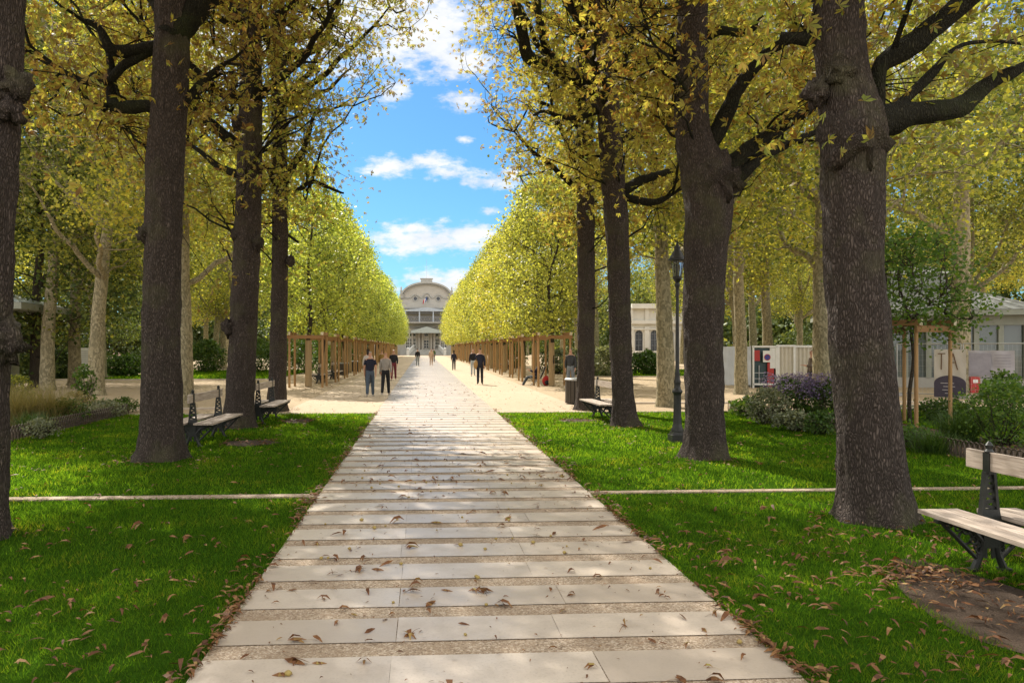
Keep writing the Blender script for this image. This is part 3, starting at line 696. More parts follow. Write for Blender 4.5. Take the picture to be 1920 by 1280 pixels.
n = 620; Ls.append(litter(np.c_[gg.uniform(2.1, 5.2, n), gg.uniform(3.4, 7.2, n)], .085, .03)); n = 200; Ls.append(litter(np.c_[gg.uniform(-4, -1.3, n), gg.uniform(3.4, 6, n)], .08, .03)); n = 500; a = gg.uniform(0, 6.28, n); q = .42 + np.abs(gg.normal(0, .35, n)); tt = np.array(TRUNKS)[gg.integers(0, 8, n)]; Ls.append(litter(np.c_[tt[:, 0] + q * np.cos(a), tt[:, 1] + q * np.sin(a)], .085, .028)); n = 700; Ls.append(litter(np.c_[gg.uniform(-9, 10, n), gg.uniform(21.5, 40, n)], .09, .006))
n = 500; Ls.append(litter(np.c_[gg.uniform(9, 11.3, n), gg.uniform(10, 21, n)], .11, .01))
o = link('leaf_litter', np_mesh('leaf_litter', np.concatenate(Ls), 4, m_fallen)); o['kind'] = 'stuff'; tag(o, 'drifts of small brown leaf litter along the path edges and over the lawns')
# single leaves near the viewer
protos_l = []
for k in range(14):
    g = np.random.default_rng(700 + k); m = int(g.integers(1, 4)); q = strip_faces(curled(m, .13, g)); me = np_mesh('fallen_leaf', q, 4, m_fallen)
    bm = bmesh.new(); bm.from_mesh(me)
    if k % 2:                                        # a thin dry stalk
        a = g.uniform(0, 6.28); pts = [Vector((math.cos(a) * t * .14, math.sin(a) * t * .14, .006 + .012 * math.sin(t * 3))) for t in (0, .3, .6, 1)]
        for p, q2 in zip(pts, pts[1:]):
            d = (q2 - p).normalized(); s = Vector((-d.y, d.x, 0)) * .0022
            bm.faces.new([bm.verts.new(p - s), bm.verts.new(p + s), bm.verts.new(q2 + s), bm.verts.new(q2 - s)])
    bm.to_mesh(me); bm.free(); protos_l.append(me)
m_husk = M('conker_husk', L(.42, .34, .10), L(.26, .17, .06), 30, .7, .003)
husk = MB().ball((0, 0, .013), .017, 8, 5, (1.1, 1, .8), .5, 3); husk_o = None
def put_leaf(x, y, z, lab, grp, s):
    o = link('fallen_leaf', protos_l[rnd.randrange(len(protos_l))]); o.location = (x, y, z); o.rotation_euler = (rnd.uniform(-.1, .1), rnd.uniform(-.1, .1), rnd.uniform(0, 6.28)); o.scale = (s, s, s)
    tag(o, lab, 'leaf', grp)
for i in range(185):
    y = 3.9 + 7.5 * rnd.random() ** 1.15; put_leaf(rnd.uniform(XL + .05, XR - .05), y, .019, 'curled brown leaf lying loose on the pale striped path', 'fallen leaves on the path', rnd.uniform(.4, 1.0))
for i in range(95):
    y = 3.6 + 5 * rnd.random(); x = rnd.uniform(-3.6, XL - .15) if rnd.random() < .4 else rnd.uniform(XR + .15, 4.6)
    put_leaf(x, y, .03, 'curled brown leaf lying on the shaded near lawn', 'fallen leaves on the lawn', rnd.uniform(.5, .95))
for i in range(46):
    y = 4.1 + 7 * rnd.random(); x = rnd.uniform(XL + .1, XR - .1)
    if husk_o is None: husk_o = husk.build('conker_husk', m_husk, smooth=True); o = husk_o
    else: o = husk_o.copy(); col.objects.link(o)
    o.location = (x, y, .018); o.rotation_euler = (0, 0, rnd.uniform(0, 6)); s = rnd.uniform(.6, 1.2); o.scale = (s, s, s)
    tag(o, 'small yellowish conker husk lying on the pale striped path', 'husk', 'conker husks on the path')

# ------------------------------------------------------------------ world, sun, clouds
SUN_AZ, SUN_EL = R(-22), R(45)               # 22 degrees left of the path's direction
sun_d = bpy.data.lights.new('sun', 'SUN'); sun = bpy.data.objects.new('sun', sun_d); col.objects.link(sun)
sd = Vector((math.sin(SUN_AZ) * math.cos(SUN_EL), math.cos(SUN_AZ) * math.cos(SUN_EL), math.sin(SUN_EL)))
sun.rotation_euler = sd.to_track_quat('Z', 'Y').to_euler(); sun_d.energy = 5.0; sun_d.angle = R(.55); sun_d.color = (1, .93, .82)
w = bpy.data.worlds.new('World'); scene.world = w; w.use_nodes = True; t = NT.__new__(NT); t.t = w.node_tree; t.t.nodes.clear()
out = t.n('OutputWorld'); bg = t.n('Background'); bg.inputs[1].default_value = .15
sky = t.n('TexSky'); sky.sky_type = 'NISHITA'; sky.sun_disc = False; sky.sun_elevation = SUN_EL; sky.sun_rotation = SUN_AZ
sky.air_density = 1.15; sky.dust_density = .6; sky.ozone_density = 2.2; sky.altitude = 200
tc = t.n('TexCoord'); sx = t.n('SeparateXYZ'); t.l(tc.outputs['Generated'], sx.inputs[0])
az = t.math('ARCTAN2', sx.outputs[0], sx.outputs[1]); el = t.math('ARCSINE', sx.outputs[2])
def ang(px, py):
    v = (FW + RT * ((px - PX) / F) + Vector((0, 0, (PY - py) / F))).normalized(); return math.atan2(v.x, v.y), math.asin(v.z)
mask = None
for px, py, rx, ry, s in [(790, 55, 120, 75, 1.1), (850, 118, 75, 40, .95), (740, 20, 120, 60, .9), (862, 188, 55, 26, .85), (735, 172, 42, 24, .8), (870, 262, 22, 10, .6),
                          (735, 312, 60, 20, .8), (805, 300, 55, 20, .75), (850, 325, 60, 18, .8), (905, 340, 75, 20, .9), (960, 330, 40, 16, .7), (820, 448, 120, 30, 1.05), (880, 440, 70, 26, 1),
                          (770, 455, 40, 30, .9), (920, 396, 34, 12, .8), (850, 532, 110, 26, 1.05), (700, 540, 90, 24, .9), (615, 40, 90, 80, 1), (1240, 150, 160, 90, .9), (480, 260, 100, 60, .7), (330, 100, 200, 90, .9), (1600, 120, 220, 120, .9)]:
    u0, v0 = ang(px, py); a, b = rx / F, ry / F
    du = t.math('MULTIPLY', t.math('SUBTRACT', az, u0), 1 / a); dv = t.math('MULTIPLY', t.math('SUBTRACT', el, v0), 1 / b)
    q = t.math('SUBTRACT', s, t.math('SQRT', t.math('ADD', t.math('MULTIPLY', du, du), t.math('MULTIPLY', dv, dv))))
    mask = q if mask is None else t.math('MAXIMUM', mask, q)
mp = t.n('Mapping'); mp.inputs['Scale'].default_value = (1, 1, 2.2); t.l(tc.outputs['Generated'], mp.inputs[0])
n1 = t.noise(mp.outputs[0], 15, 9, .62); n2 = t.noise(mp.outputs[0], 55, 6, .6)
den = t.math('ADD', t.math('MULTIPLY_ADD', n1, 2.6, -1.3), t.math('MULTIPLY_ADD', n2, 1.7, -.85))
den = t.math('ADD', t.math('MAXIMUM', mask, -1.5), den)
mr = t.n('MapRange', interpolation_type='SMOOTHSTEP'); mr.inputs['From Min'].default_value = -.25; mr.inputs['From Max'].default_value = .75; t.l(den, mr.inputs[0])
cl = t.mix(t.math('MULTIPLY_ADD', n1, 2.0, -.6, clamp=True), L(3.6, 3.8, 4.1), L(5.2, 5.1, 4.9))
skyc = t.mix(1.0, sky.outputs[0], L(.22, .42, .58), 'MULTIPLY')
skyc = t.mix(t.math('MULTIPLY', mr.outputs[0], .95), skyc, cl)
# unseen bright cloud added overhead and behind the viewer as neutral fill light
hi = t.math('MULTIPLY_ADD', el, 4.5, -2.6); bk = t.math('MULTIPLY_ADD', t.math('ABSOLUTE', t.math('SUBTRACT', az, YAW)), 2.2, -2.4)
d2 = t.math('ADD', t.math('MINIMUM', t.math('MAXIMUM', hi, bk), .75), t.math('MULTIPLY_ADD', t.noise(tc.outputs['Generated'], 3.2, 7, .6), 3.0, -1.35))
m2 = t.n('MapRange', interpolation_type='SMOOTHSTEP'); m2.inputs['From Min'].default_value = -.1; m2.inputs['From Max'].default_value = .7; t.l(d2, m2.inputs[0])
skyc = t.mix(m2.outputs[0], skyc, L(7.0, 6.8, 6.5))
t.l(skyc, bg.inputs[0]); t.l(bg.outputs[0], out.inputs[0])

scene.render.engine = 'CYCLES'
cy = scene.cycles; cy.max_bounces = 8; cy.diffuse_bounces = 4; cy.glossy_bounces = 2; cy.transmission_bounces = 5; cy.transparent_max_bounces = 6
cy.sample_clamp_indirect = 6; cy.use_denoising = True; cy.caustics_reflective = False; cy.caustics_refractive = False
vs_ = scene.view_settings; vs_.view_transform = 'Standard'; vs_.look = 'None'; vs_.exposure = .62; vs_.gamma = 1
# ------------------------------------------------------------------ metals, paints
m_iron = M('dark_cast_iron', L(.035, .038, .036), L(.018, .019, .018), 14, .45, .002, metal=.3, spec=.5)
m_bench = M('weathered_bench_board', L(.54, .455, .38), L(.27, .21, .165), 5, .7, .002, (10, .7, 10), contrast=.17)
m_lampiron = M('bronze_green_iron', L(.03, .03, .028), L(.014, .014, .013), 10, .45, .002, metal=.2, spec=.5)
m_lampglass = NT('lantern_glass'); _p = m_lampglass.pbr(L(.55, .55, .5), .08); _p.inputs['Transmission Weight'].default_value = .85; m_lampglass = m_lampglass.m
m_white = M('white_paint', L(.78, .78, .75), L(.66, .66, .63), 5, .5, 0)
m_zinc = M('zinc_roof', L(.40, .41, .40), L(.28, .29, .29), 4, .5, .003, (1, 1, .2))
m_steel = M('galvanised_steel', L(.42, .43, .43), L(.32, .33, .33), 9, .45, 0, metal=.6)
m_slat = M('dark_slat_wood', L(.085, .07, .055), L(.045, .038, .03), 12, .75, .003, (1, 1, .1))
m_dark = M('dark_grey_paint', L(.03, .03, .032), L(.018, .018, .02), 8, .6, .001)

# ------------------------------------------------------------------ double park benches
def bench_proto():
    root = bpy.data.objects.new('park_bench', None); col.objects.link(root); LN = 2.1
    for y in (-.80, .80):
        m = MB()
        for sx in (-1, 1):
            # foot and flared bracket under each seat
            m.prism([(sx * .02, .10), (sx * .07, .12), (sx * .11, .22), (sx * .17, .30), (sx * .24, .36), (sx * .24, .395), (sx * .02, .395)][::sx], y - .008, y + .008)
            for cx_, cz_, cr_ in ((.20, .335, .03), (.27, .355, .024), (.335, .378, .018), (.135, .255, .03), (.095, .175, .024)): m.tube([(sx * cx_ + cr_ * math.cos(a), y - .012, cz_ + cr_ * math.sin(a)) for a in np.linspace(0, 6.28, 11)], .009, 5)
            m.tube([(sx * .13, y, 0), (sx * .11, y, .05), (sx * .07, y, .15), (sx * .06, y, .24), (sx * .14, y, .33), (sx * .30, y, .385), (sx * .44, y, .405)], [.034, .03, .026, .026, .026, .022, .016], 8)
            m.tube([(sx * .10, y, .10), (sx * .20, y, .20), (sx * .30, y, .30), (sx * .40, y, .39)], [.016, .018, .018, .012], 8)
            m.tube([(sx * .20 + .055 * math.cos(a), y, .275 + .055 * math.sin(a)) for a in np.linspace(0, 6.28, 13)], .011, 6)
            m.tube([(sx * .09 + .035 * math.cos(a), y, .20 + .035 * math.sin(a)) for a in np.linspace(0, 6.28, 11)], .010, 6)
            m.box((sx * .13, y, .012), (.09, .08, .024)); m.box((sx * .25, y, .41), (.40, .05, .022))
            m.bar((sx * .07, y, .40), (sx * .032, y, .80), .022, .05)     # openwork upright
        m.box((0, y, .30), (.12, .05, .22)); m.box((0, y, .45), (.17, .06, .10), 0, .85)
        for k in range(7):
            z = .52 + k * .042; hw = .062 - k * .004; s_ = 1 if k % 2 else -1
            m.bar((-hw * s_, y, z - .018), (hw * s_, y, z + .018), .012, .03)
        m.box((0, y, .87), (.055, .07, .17)); m.lathe([(.030, 0), (.036, .01), (.022, .03), (.026, .045), (.03, .06), (.018, .078), (.004, .092)], 10, (0, y, .955))
        m.build('iron_support', m_iron, root, auto=40)
    for sx in (-1, 1):
        for k, (xa, xb) in enumerate(((.085, .255), (.262, .43))): MB().box((sx * (xa + xb) / 2, 0, .437), (xb - xa, LN, .032)).build('seat', m_bench, root)
    MB().box((0, -.01, .885), (.034, LN, .15)).build('backrest', m_bench, root)
    return root
bench = bench_proto()
b_near = ground(1850, 1070)
bench.location = (b_near.x + .02, b_near.y - .80, 0)
tag(bench, 'pale board double bench with dark iron supports, cut off by the right edge', 'bench', 'double benches on the lawns')
for px, py, dy, lab in ((384, 829, .1, 'grey board double bench beside the chestnut with two twisted limbs'), (496, 790, .1, 'grey board double bench between the gnarled and the slim left chestnuts'),
                    (1136, 786, 0, 'sunlit double bench on the right lawn, half hidden by a slim dark chestnut')):
    p = ground(px, py); dup(bench, (p.x, p.y + dy, 0), rnd.uniform(-.04, .04), lab)
for px, py, lab in ((602, 717, 'double bench under the first timber guard of the left avenue'), (626, 710, 'double bench by the second timber guard of the left avenue'), (676, 690, 'double bench beyond two dark bins on the left avenue'),
                    (932, 687, 'double bench under the young trees of the right avenue, nearer the walking man'), (949, 692, 'double bench under the young trees of the right avenue, nearer the seated person')):
    p = ground(px, py); dup(bench, (p.x, p.y, 0), 0, lab, 'double benches along the avenue')

# ------------------------------------------------------------------ street lamp
lp = ground(1270, 828)
lamp = thing('street_lamp', 'tall dark iron lamp post with a glass lantern beside the forked chestnut', 'street lamp', lp)
MB().box((0, 0, .07), (.29, .29, .14)).box((0, 0, .165), (.24, .24, .06), 0, .9).build('plinth', m_lampiron, lamp)
MB().lathe([(.115, .19), (.118, .24), (.09, .30), (.082, .36), (.075, .55), (.07, .88), (.075, .92), (.098, .95), (.098, .98), (.07, 1.01), (.058, 1.06), (.062, 1.12), (.07, 1.15), (.052, 1.2), (.046, 1.28), (.05, 1.31), (.04, 1.35), (.034, 1.9), (.030, 2.9), (.032, 2.95), (.05, 2.98), (.05, 3.02), (.04, 3.05), (.07, 3.10), (.085, 3.13), (.085, 3.15)], 20).build('post', m_lampiron, lamp, auto=45)
fr = MB()
for k in range(6):
    a = k * math.pi / 3; fr.bar((.075 * math.cos(a), .075 * math.sin(a), 3.15), (.125 * math.cos(a), .125 * math.sin(a), 3.47), .011, .011)
fr.lathe([(.08, 3.145), (.085, 3.16), (.08, 3.17)], 6, (0, 0, 0)); fr.build('lantern_frame', m_lampiron, lamp)
MB().lathe([(.068, 3.16), (.115, 3.46)], 6).build('lantern_glass', m_lampglass, lamp)
MB().lathe([(.02, 3.16), (.022, 3.26), (.032, 3.30), (.03, 3.36), (.015, 3.40)], 10).build('light_bulb', M('milky_bulb', L(.8, .68, .35), L(.7, .55, .25), 5, .3, 0), lamp, smooth=True)
MB().lathe([(.13, 3.46), (.175, 3.475), (.175, 3.50), (.14, 3.53), (.115, 3.58), (.085, 3.64), (.06, 3.67), (.06, 3.70), (.066, 3.72), (.04, 3.75), (.018, 3.80), (.006, 3.86)], 20).build('lantern_cap', m_lampiron, lamp, auto=50)

# ------------------------------------------------------------------ litter bins
def bin_proto(name, r, h):
    root = bpy.data.objects.new(name, None); col.objects.link(root); m = MB()
    for k in range(18):
        a = 2 * math.pi * k / 18; m.box((r * math.cos(a), r * math.sin(a), h * .47), (.022, r * .30, h * .86), a)
    m.build('slats', m_slat, root)
    MB().lathe([(r - .03, .03), (r - .025, h * .9)], 18).build('liner', m_dark, root, auto=40)
    MB().lathe([(r - .02, h * .90), (r + .035, h * .905), (r + .04, h * .95), (r + .01, h * .99), (r - .05, h), (r - .09, h * .96)], 24).build('rim', m_steel, root, auto=40)
    return root
bn = bin_proto('litter_bin', .33, .84); p = ground(1080, 757); bn.location = p
tag(bn, 'round slatted litter bin with a metal rim behind the slender right chestnut', 'litter bin', 'litter bins')
for px, py, lab in ((644, 703, 'dark litter bin beyond the second left timber guard, nearer of two'), (665, 697, 'dark litter bin beyond the second left timber guard, farther of two')):
    dup(bn, ground(px, py), 0, lab)

# ------------------------------------------------------------------ low iron edging round the beds
def edging(x, y0, y1, lab):
    m = MB(); n = int((y1 - y0) / .115)
    for i in range(n):
        y = y0 + i * .115; m.tube([(x, y - .10, -.02), (x, y - .095, .16), (x + .012, y - .05, .265), (x, y, .29), (x - .012, y + .05, .265), (x, y + .095, .16), (x, y + .10, -.02)], .0125, 5, False)
    root = thing('border_fence', lab, 'border fence', (0, 0, 0), 0, 'low iron hoop fences along the flower beds'); m.build('hoops', m_hoop, root, smooth=True)
    MB().tube([(x, y0, .06), (x, y1, .06)], .008, 6).build('rail', m_hoop, root)
m_hoop = M('bronze_hoop_iron', L(.16, .12, .09), L(.07, .055, .045), 18, .5, .001, metal=.3)
edging(-7.95, 9, 21.2, 'low dark hoop fence along the left flower bed'); edging(8.82, 8, 21.6, 'low brown hoop fence along the right flower bed')

# ------------------------------------------------------------------ timber guard and green sapling on the right
sp = ground(1718, 800)
sg = dup(guard, (sp.x + .25, sp.y + .6, 0), .35, 'timber guard round a green-leaved sapling beside the thick right chestnut', 'timber guards on the right lawn', (.78, .78, .97))
sap = young_proto(221, m_leaf_gn, 4.7, 2.1, 1.35, 330, 15, False, .085, .4)
sap.location = (sp.x + .25, sp.y + .6, 0); sap.scale = (1.05, 1.05, 1); sap.name = 'sapling'
tag(sap, 'small green-leaved sapling held by a timber guard beside the thick right chestnut', 'tree')

# ------------------------------------------------------------------ plants
def plant_mesh(seed, h, r, n, size, leaf, up=.6, g=None):
    g = np.random.default_rng(seed); z = g.uniform(0, 1, n) ** .8; a = g.uniform(0, 6.283, n)
    rr = r * np.interp(z, [0, .35, .75, 1], [.55, 1, .8, .25]) * g.uniform(0, 1, n) ** .5
    c = np.stack([rr * np.cos(a), rr * np.sin(a), .04 + z * h], 1); c = c[clumpy(c, 3.2 / max(r, .3), seed) > -.35]
    return np_mesh('foliage', leaves_kite(spread(c, 4, .07 * max(r, .5), g), size, g, up, .36), 4, leaf)
def stems_mesh(seed, h, r, n):
    g = np.random.default_rng(seed); a = g.uniform(0, 6.283, n); s = np.zeros((n, 3)); s[:, :2] = g.normal(0, r * .15, (n, 2))
    e = np.stack([np.cos(a) * r * .7, np.sin(a) * r * .7, h * g.uniform(.5, .95, n)], 1); t = np.linspace(0, 1, 4)[None, :, None]
    v, f = np_tubes(s[:, None] * (1 - t) + e[:, None] * t, np.full(n, .012), np.full(n, .004)); return np_mesh_idx('stems', v, f, m_bark2, True)
def blades_mesh(seed, h, r, n, w, mat):
    g = np.random.default_rng(seed); a = g.uniform(0, 6.283, n); q = g.uniform(.2, 1, n) ** .7; b = g.normal(0, r * .2, (n, 2)); V = np.empty((n, 3, 2, 3))
    for i, t in enumerate((0, .55, 1)):
        x = b[:, 0] + np.cos(a) * r * q * t ** 1.7; y = b[:, 1] + np.sin(a) * r * q * t ** 1.7; z = h * (1.25 - .5 * q) * (t - .28 * t * t * q)
        for j, s in enumerate((-1, 1)):
            V[:, i, j, 0] = x - np.sin(a) * w * s * (1 - t * .85); V[:, i, j, 1] = y + np.cos(a) * w * s * (1 - t * .85); V[:, i, j, 2] = z
    return np_mesh('foliage', np.stack([np.stack([V[:, i, 0], V[:, i, 1], V[:, i + 1, 1], V[:, i + 1, 0]], 1) for i in range(2)], 1).reshape(-1, 3), 4, mat)
def plant(name, lab, cat, loc, h, r, leaf, n=420, size=.07, seed=1, blooms=None, grp=None, rz=0):
    root = thing(name, lab, cat, loc, rz, grp)
    link('foliage', plant_mesh(seed, h, r, n, size, leaf), root); link('stems', stems_mesh(seed, h, r, 26), root)
    if blooms:
        g = np.random.default_rng(seed + 9); m = 260; a = g.uniform(0, 6.28, m); q = r * 1.05 * g.uniform(0, 1, m) ** .5
        c = np.stack([q * np.cos(a), q * np.sin(a), h * g.uniform(.62, 1.18, m)], 1); link('flowers', np_mesh('flowers', leaves_kite(spread(c, 5, .035, g), .045, g, 1.2, .5), 4, blooms), root)
    return root
GB = 'plants of the left flower bed'
def tuft(lab, loc, h, r, mat, n=420, w=.006, seed=1, grp=GB, plumes=None):
    root = thing('ornamental_grass', lab, 'grass tuft', loc, 0, grp); link('foliage', blades_mesh(seed, h, r, n, w, mat), root)
    if plumes: link('plumes', blades_mesh(seed + 4, h * 1.35, r * .9, 90, .008, plumes), root)
tuft('straw-coloured grass tuft by the left edge of the view', ground(40, 800), 1.0, .9, m_straw, 900, .006, 1, GB)
tuft('green and straw grass tuft, second from the left in the bed', ground(92, 797), 1.05, .9, m_straw, 800, .006, 2)
tuft('dark green grass tuft low at the front of the left bed', ground(60, 812), .5, .6, m_leaf_sh, 500, .007, 3)
tuft('feathery pale grass behind the low hoop fence near three pale trunks', ground(20, 775), .9, .7, m_straw, 500, .007, 4)
plant('shrub', 'yellowing leafy perennial at the back of the left bed', 'shrub', ground(30, 762), .9, .6, m_leaf_pl, 420, .08, 11, None, GB)
plant('shrub', 'low dark green perennial clump in the middle of the left bed', 'shrub', ground(120, 795), .5, .6, m_leaf_sh, 420, .07, 12, None, GB)
plant('shrub', 'thin airy sapling with bright green leaves in front of the leaning plane tree', 'shrub', ground(158, 772), 1.25, .42, m_leaf_gn, 130, .10, 13, None, GB)
plant('shrub', 'low grey-green clump near the far end of the left bed', 'shrub', ground(195, 782), .38, .6, m_grey_leaf, 360, .06, 14, None, GB)
plant('shrub', 'small green clump behind the hoop fence by the big left chestnut', 'shrub', ground(232, 773), .35, .5, m_leaf_sh, 320, .06, 15, None, GB)
plant('flowering_plant', 'pinkish grey low plant behind the left hoop fence', 'flower', ground(78, 822), .35, .4, m_grey_leaf, 240, .05, 16, None, GB)
plant('shrub', 'dry brownish perennial between the straw grasses of the left bed', 'shrub', ground(140, 780), .6, .5, m_straw, 320, .06, 17, None, GB)
GR = 'plants of the right flower bed'
plant('aster_bush', 'pale purple aster bush in front of the corrugated container', 'flower', ground(1478, 792), 1.0, .55, m_leaf_sh, 420, .07, 21, m_aster, GR)
plant('aster_bush', 'deep purple aster bush left of the mossy plane trunk', 'flower', ground(1518, 790), .95, .55, m_leaf_sh, 420, .07, 22, m_aster, GR)
plant('aster_bush', 'purple aster bush right of the mossy plane trunk, beside the thick chestnut', 'flower', ground(1565, 795), 1.0, .6, m_leaf_sh, 420, .07, 23, m_aster, GR)
plant('shrub', 'pale dry-leaved bush left of the pale purple asters', 'shrub', ground(1440, 795), .8, .55, m_grey_leaf, 420, .07, 24, None, GR)
plant('shrub', 'low green plant at the left end of the right bed', 'shrub', ground(1402, 782), .45, .5, m_leaf_gn, 260, .08, 25, None, GR)
plant('shrub', 'grey-green bush below the purple asters', 'shrub', ground(1490, 808), .35, .5, m_grey_leaf, 420, .07, 26, None, GR)
plant('shrub', 'small leafy plant at the front of the right bed by the hoop fence', 'shrub', ground(1540, 815), .4, .45, m_leaf_sh, 300, .07, 27, None, GR)
GX = 'bushes by the right edge of the view'
plant('shrub', 'large loose green bush by the right edge, above the near bench', 'shrub', ground(1880, 835), 1.1, .95, m_leaf_gn, 900, .065, 31, None, GX)
tuft('spiky green tuft left of the large loose bush on the right', ground(1800, 828), .65, .7, m_leaf_sh, 500, .010, 32, GX)
plant('shrub', 'fresh green tall-stemmed bush behind the large loose bush', 'shrub', ground(1885, 795), 1.2, .6, m_leaf_gn, 400, .09, 33, None, GX)
tuft('spiky green tuft low beside the right hoop fence', ground(1750, 850), .45, .6, m_leaf_sh, 420, .009, 34, GX)
plant('shrub', 'low green bush at the foot of the fence with the lettered banner', 'shrub', ground(1770, 790), .5, .7, m_leaf_sh, 420, .08, 35, None, GX)
plant('shrub', 'low leafy clump under the timber-guarded sapling', 'shrub', ground(1690, 835), .35, .6, m_leaf_gn, 360, .07, 36, None, GX)
# hedges and bushes under the groves
GH = 'bushes under the left grove'; GI = 'bushes under the right grove'
i = 0
for px, py, h, r, mt, lab in [(60, 712, 1.7, 1.5, m_leaf_dk, 'dark bush behind the leftmost pale plane trunk'), (112, 708, 1.6, 1.4, m_leaf_dk, 'dark bush between the first two pale plane trunks'),
        (232, 705, 1.2, 1.5, m_leaf_sh, 'low round green bush right of the leaning plane tree'), (165, 700, 1.9, 1.8, m_leaf_dk, 'dark bush behind the small white notice board'), (390, 697, 2.3, 1.5, m_leaf_sh, 'round green bush at the corner of the far left lawn'),
        (482, 697, 2.4, 2.0, m_leaf_sh, 'broad green bush between the gnarled and slim left chestnuts'), (575, 700, 2.2, 2.2, m_leaf_sh, 'broad green bush behind the first left timber guard'), (20, 700, 2.4, 2.2, m_leaf_dk, 'tall dark bush by the left edge of the view'), (290, 696, 2, 2, m_leaf_dk, 'dark bush hidden behind the big left chestnut'), (635, 692, 2, 2, m_leaf_sh, 'green bush behind the second left timber guard')]:
    i += 1; plant('bush', lab, 'bush', ground(px, py), h, r, mt, 900, .17, 40 + i, None, GH)
for px, py, h, r, mt, lab in [(1135, 705, 1.7, 1.7, m_grey_leaf, 'grey-green bush between the two slim right chestnuts'), (1210, 702, 1.5, 1.4, m_leaf_sh, 'dark green bush in front of the white arcaded building'), (1090, 702, 1.6, 1.5, m_grey_leaf, 'pale grey-green bush behind the man by the bin'),
        (1050, 700, 1.5, 1.6, m_grey_leaf, 'grey-green bush behind the seated person'), (960, 690, 1.9, 1.5, m_leaf_sh, 'round green bush behind the right avenue trees'), (1500, 690, 3.2, 2.6, m_leaf_dk, 'tall dark bush behind the corrugated container'), (1600, 690, 3.0, 2.6, m_leaf_dk, 'tall dark bush hidden behind the thick right chestnut'), (1148, 695, 3.2, 1.5, m_leaf_dk, 'tall dark evergreen bush left of the white arcaded building')]:
    i += 1; plant('bush', lab, 'bush', ground(px, py), h, r, mt, 900, .17, 40 + i, None, GI)

# ------------------------------------------------------------------ far woods closing the view
def wood_band(name, pts, h, n, size, leaf, lab, thick=9, lo=0):
    g = np.random.default_rng(len(pts) + n); seg = [(Vector(a), Vector(b)) for a, b in zip(pts, pts[1:])]; tot = sum((b - a).length for a, b in seg); C = []
    for a, b in seg:
        m = int(n * (b - a).length / tot); t = g.uniform(0, 1, m); nrm = Vector((-(b - a).y, (b - a).x, 0)).normalized(); o = g.normal(0, thick * .35, m)
        c = np.array(a)[None] * (1 - t[:, None]) + np.array(b)[None] * t[:, None] + np.array(nrm)[None] * o[:, None]
        hh = h * (.82 + .2 * np.sin(t * 23) * np.sin(t * 9 + 1)); c[:, 2] = lo + (hh - lo) * g.uniform(0, 1, m) ** .8; C.append(c)
    C = np.vstack(C); C = C[clumpy(C, .45, 2) > -.6]
    o = link(name, np_mesh(name, leaves_kite(spread(C, 6, .8, g), size, g), 4, leaf)); o['kind'] = 'stuff'; tag(o, lab)
wood_band('far_woods', [(-70, 40, 0), (-62, 80, 0), (-44, 110, 0), (-30, 160, 0), (-22, 215, 0), (-13, 222, 0)], 18, 14000, .7, m_leaf_far, 'far mass of olive woodland closing off the left grove')
wood_band('far_woods', [(75, 45, 0), (66, 82, 0), (56, 112, 0), (46, 150, 0), (34, 215, 0), (16, 222, 0)], 18, 14000, .7, m_leaf_far, 'far mass of olive woodland closing off the right grove')
wood_band('undergrowth', [(-72, 36, 0), (-60, 74, 0), (-40, 104, 0), (-26, 150, 0), (-20, 200, 0), (-14, 206, 0)], 8, 9000, .6, m_leaf_dk, 'dark undergrowth below the far left woodland', 5)
wood_band('undergrowth', [(74, 42, 0), (63, 78, 0), (52, 108, 0), (46, 150, 0), (32, 200, 0), (15, 206, 0)], 8, 9000, .6, m_leaf_dk, 'dark undergrowth below the far right woodland', 5)
# ------------------------------------------------------------------ opera house at the end of the promenade
m_stone = M('pale_ashlar', L(.52, .49, .44), L(.42, .395, .355), .9, .85, .01, (1, 1, 2.5))
m_stone2 = M('grey_stone_trim', L(.46, .45, .42), L(.36, .35, .325), 2, .8, .004)
m_slate = M('blue_grey_lead_roof', L(.46, .52, .60), L(.36, .41, .48), 1.5, .5, .004)
m_pane = M('dark_window_pane', L(.03, .035, .045), L(.015, .018, .025), 1, .12, 0, spec=.7)
m_ironw = M('grey_ironwork', L(.17, .18, .20), L(.12, .13, .15), 3, .5, 0)
m_glaze = M('grey_blue_glazing', L(.36, .40, .47), L(.28, .31, .37), 1, .2, 0)
OY = 186.0; OX = P(800, 652, OY).x; S = OY / F          # metres per photo pixel at that distance
def ox(px): return (px - 801) * S
def oz(py): return H - (py - PY) * S
op = thing('opera_house', 'pale stone opera house with an arched gable at the end of the promenade', 'building', (OX, OY + 4, 0))
# walls: lower block, upper block, arched gable
W1 = 13.5
w_ = MB(); w_.box((0, 6, oz(583) / 2), (2 * W1, 12, oz(583))); w_.box((0, 8, (oz(583) + oz(556)) / 2), (15.0, 12, oz(556) - oz(583) - .01))
arc = [(-ox(853) + ox(801) * 0, oz(556))]
hw = (850 - 754) / 2 * S; zc = oz(556); ztop = oz(527)
arc = [(-hw, zc)] + [(-hw * math.cos(t), zc + (ztop - zc) * math.sin(t) ** .9) for t in np.linspace(0.02, math.pi - .02, 30)] + [(hw, zc)]
w_.prism(arc, 2.0, 13); w_.build('wall', m_stone, op)
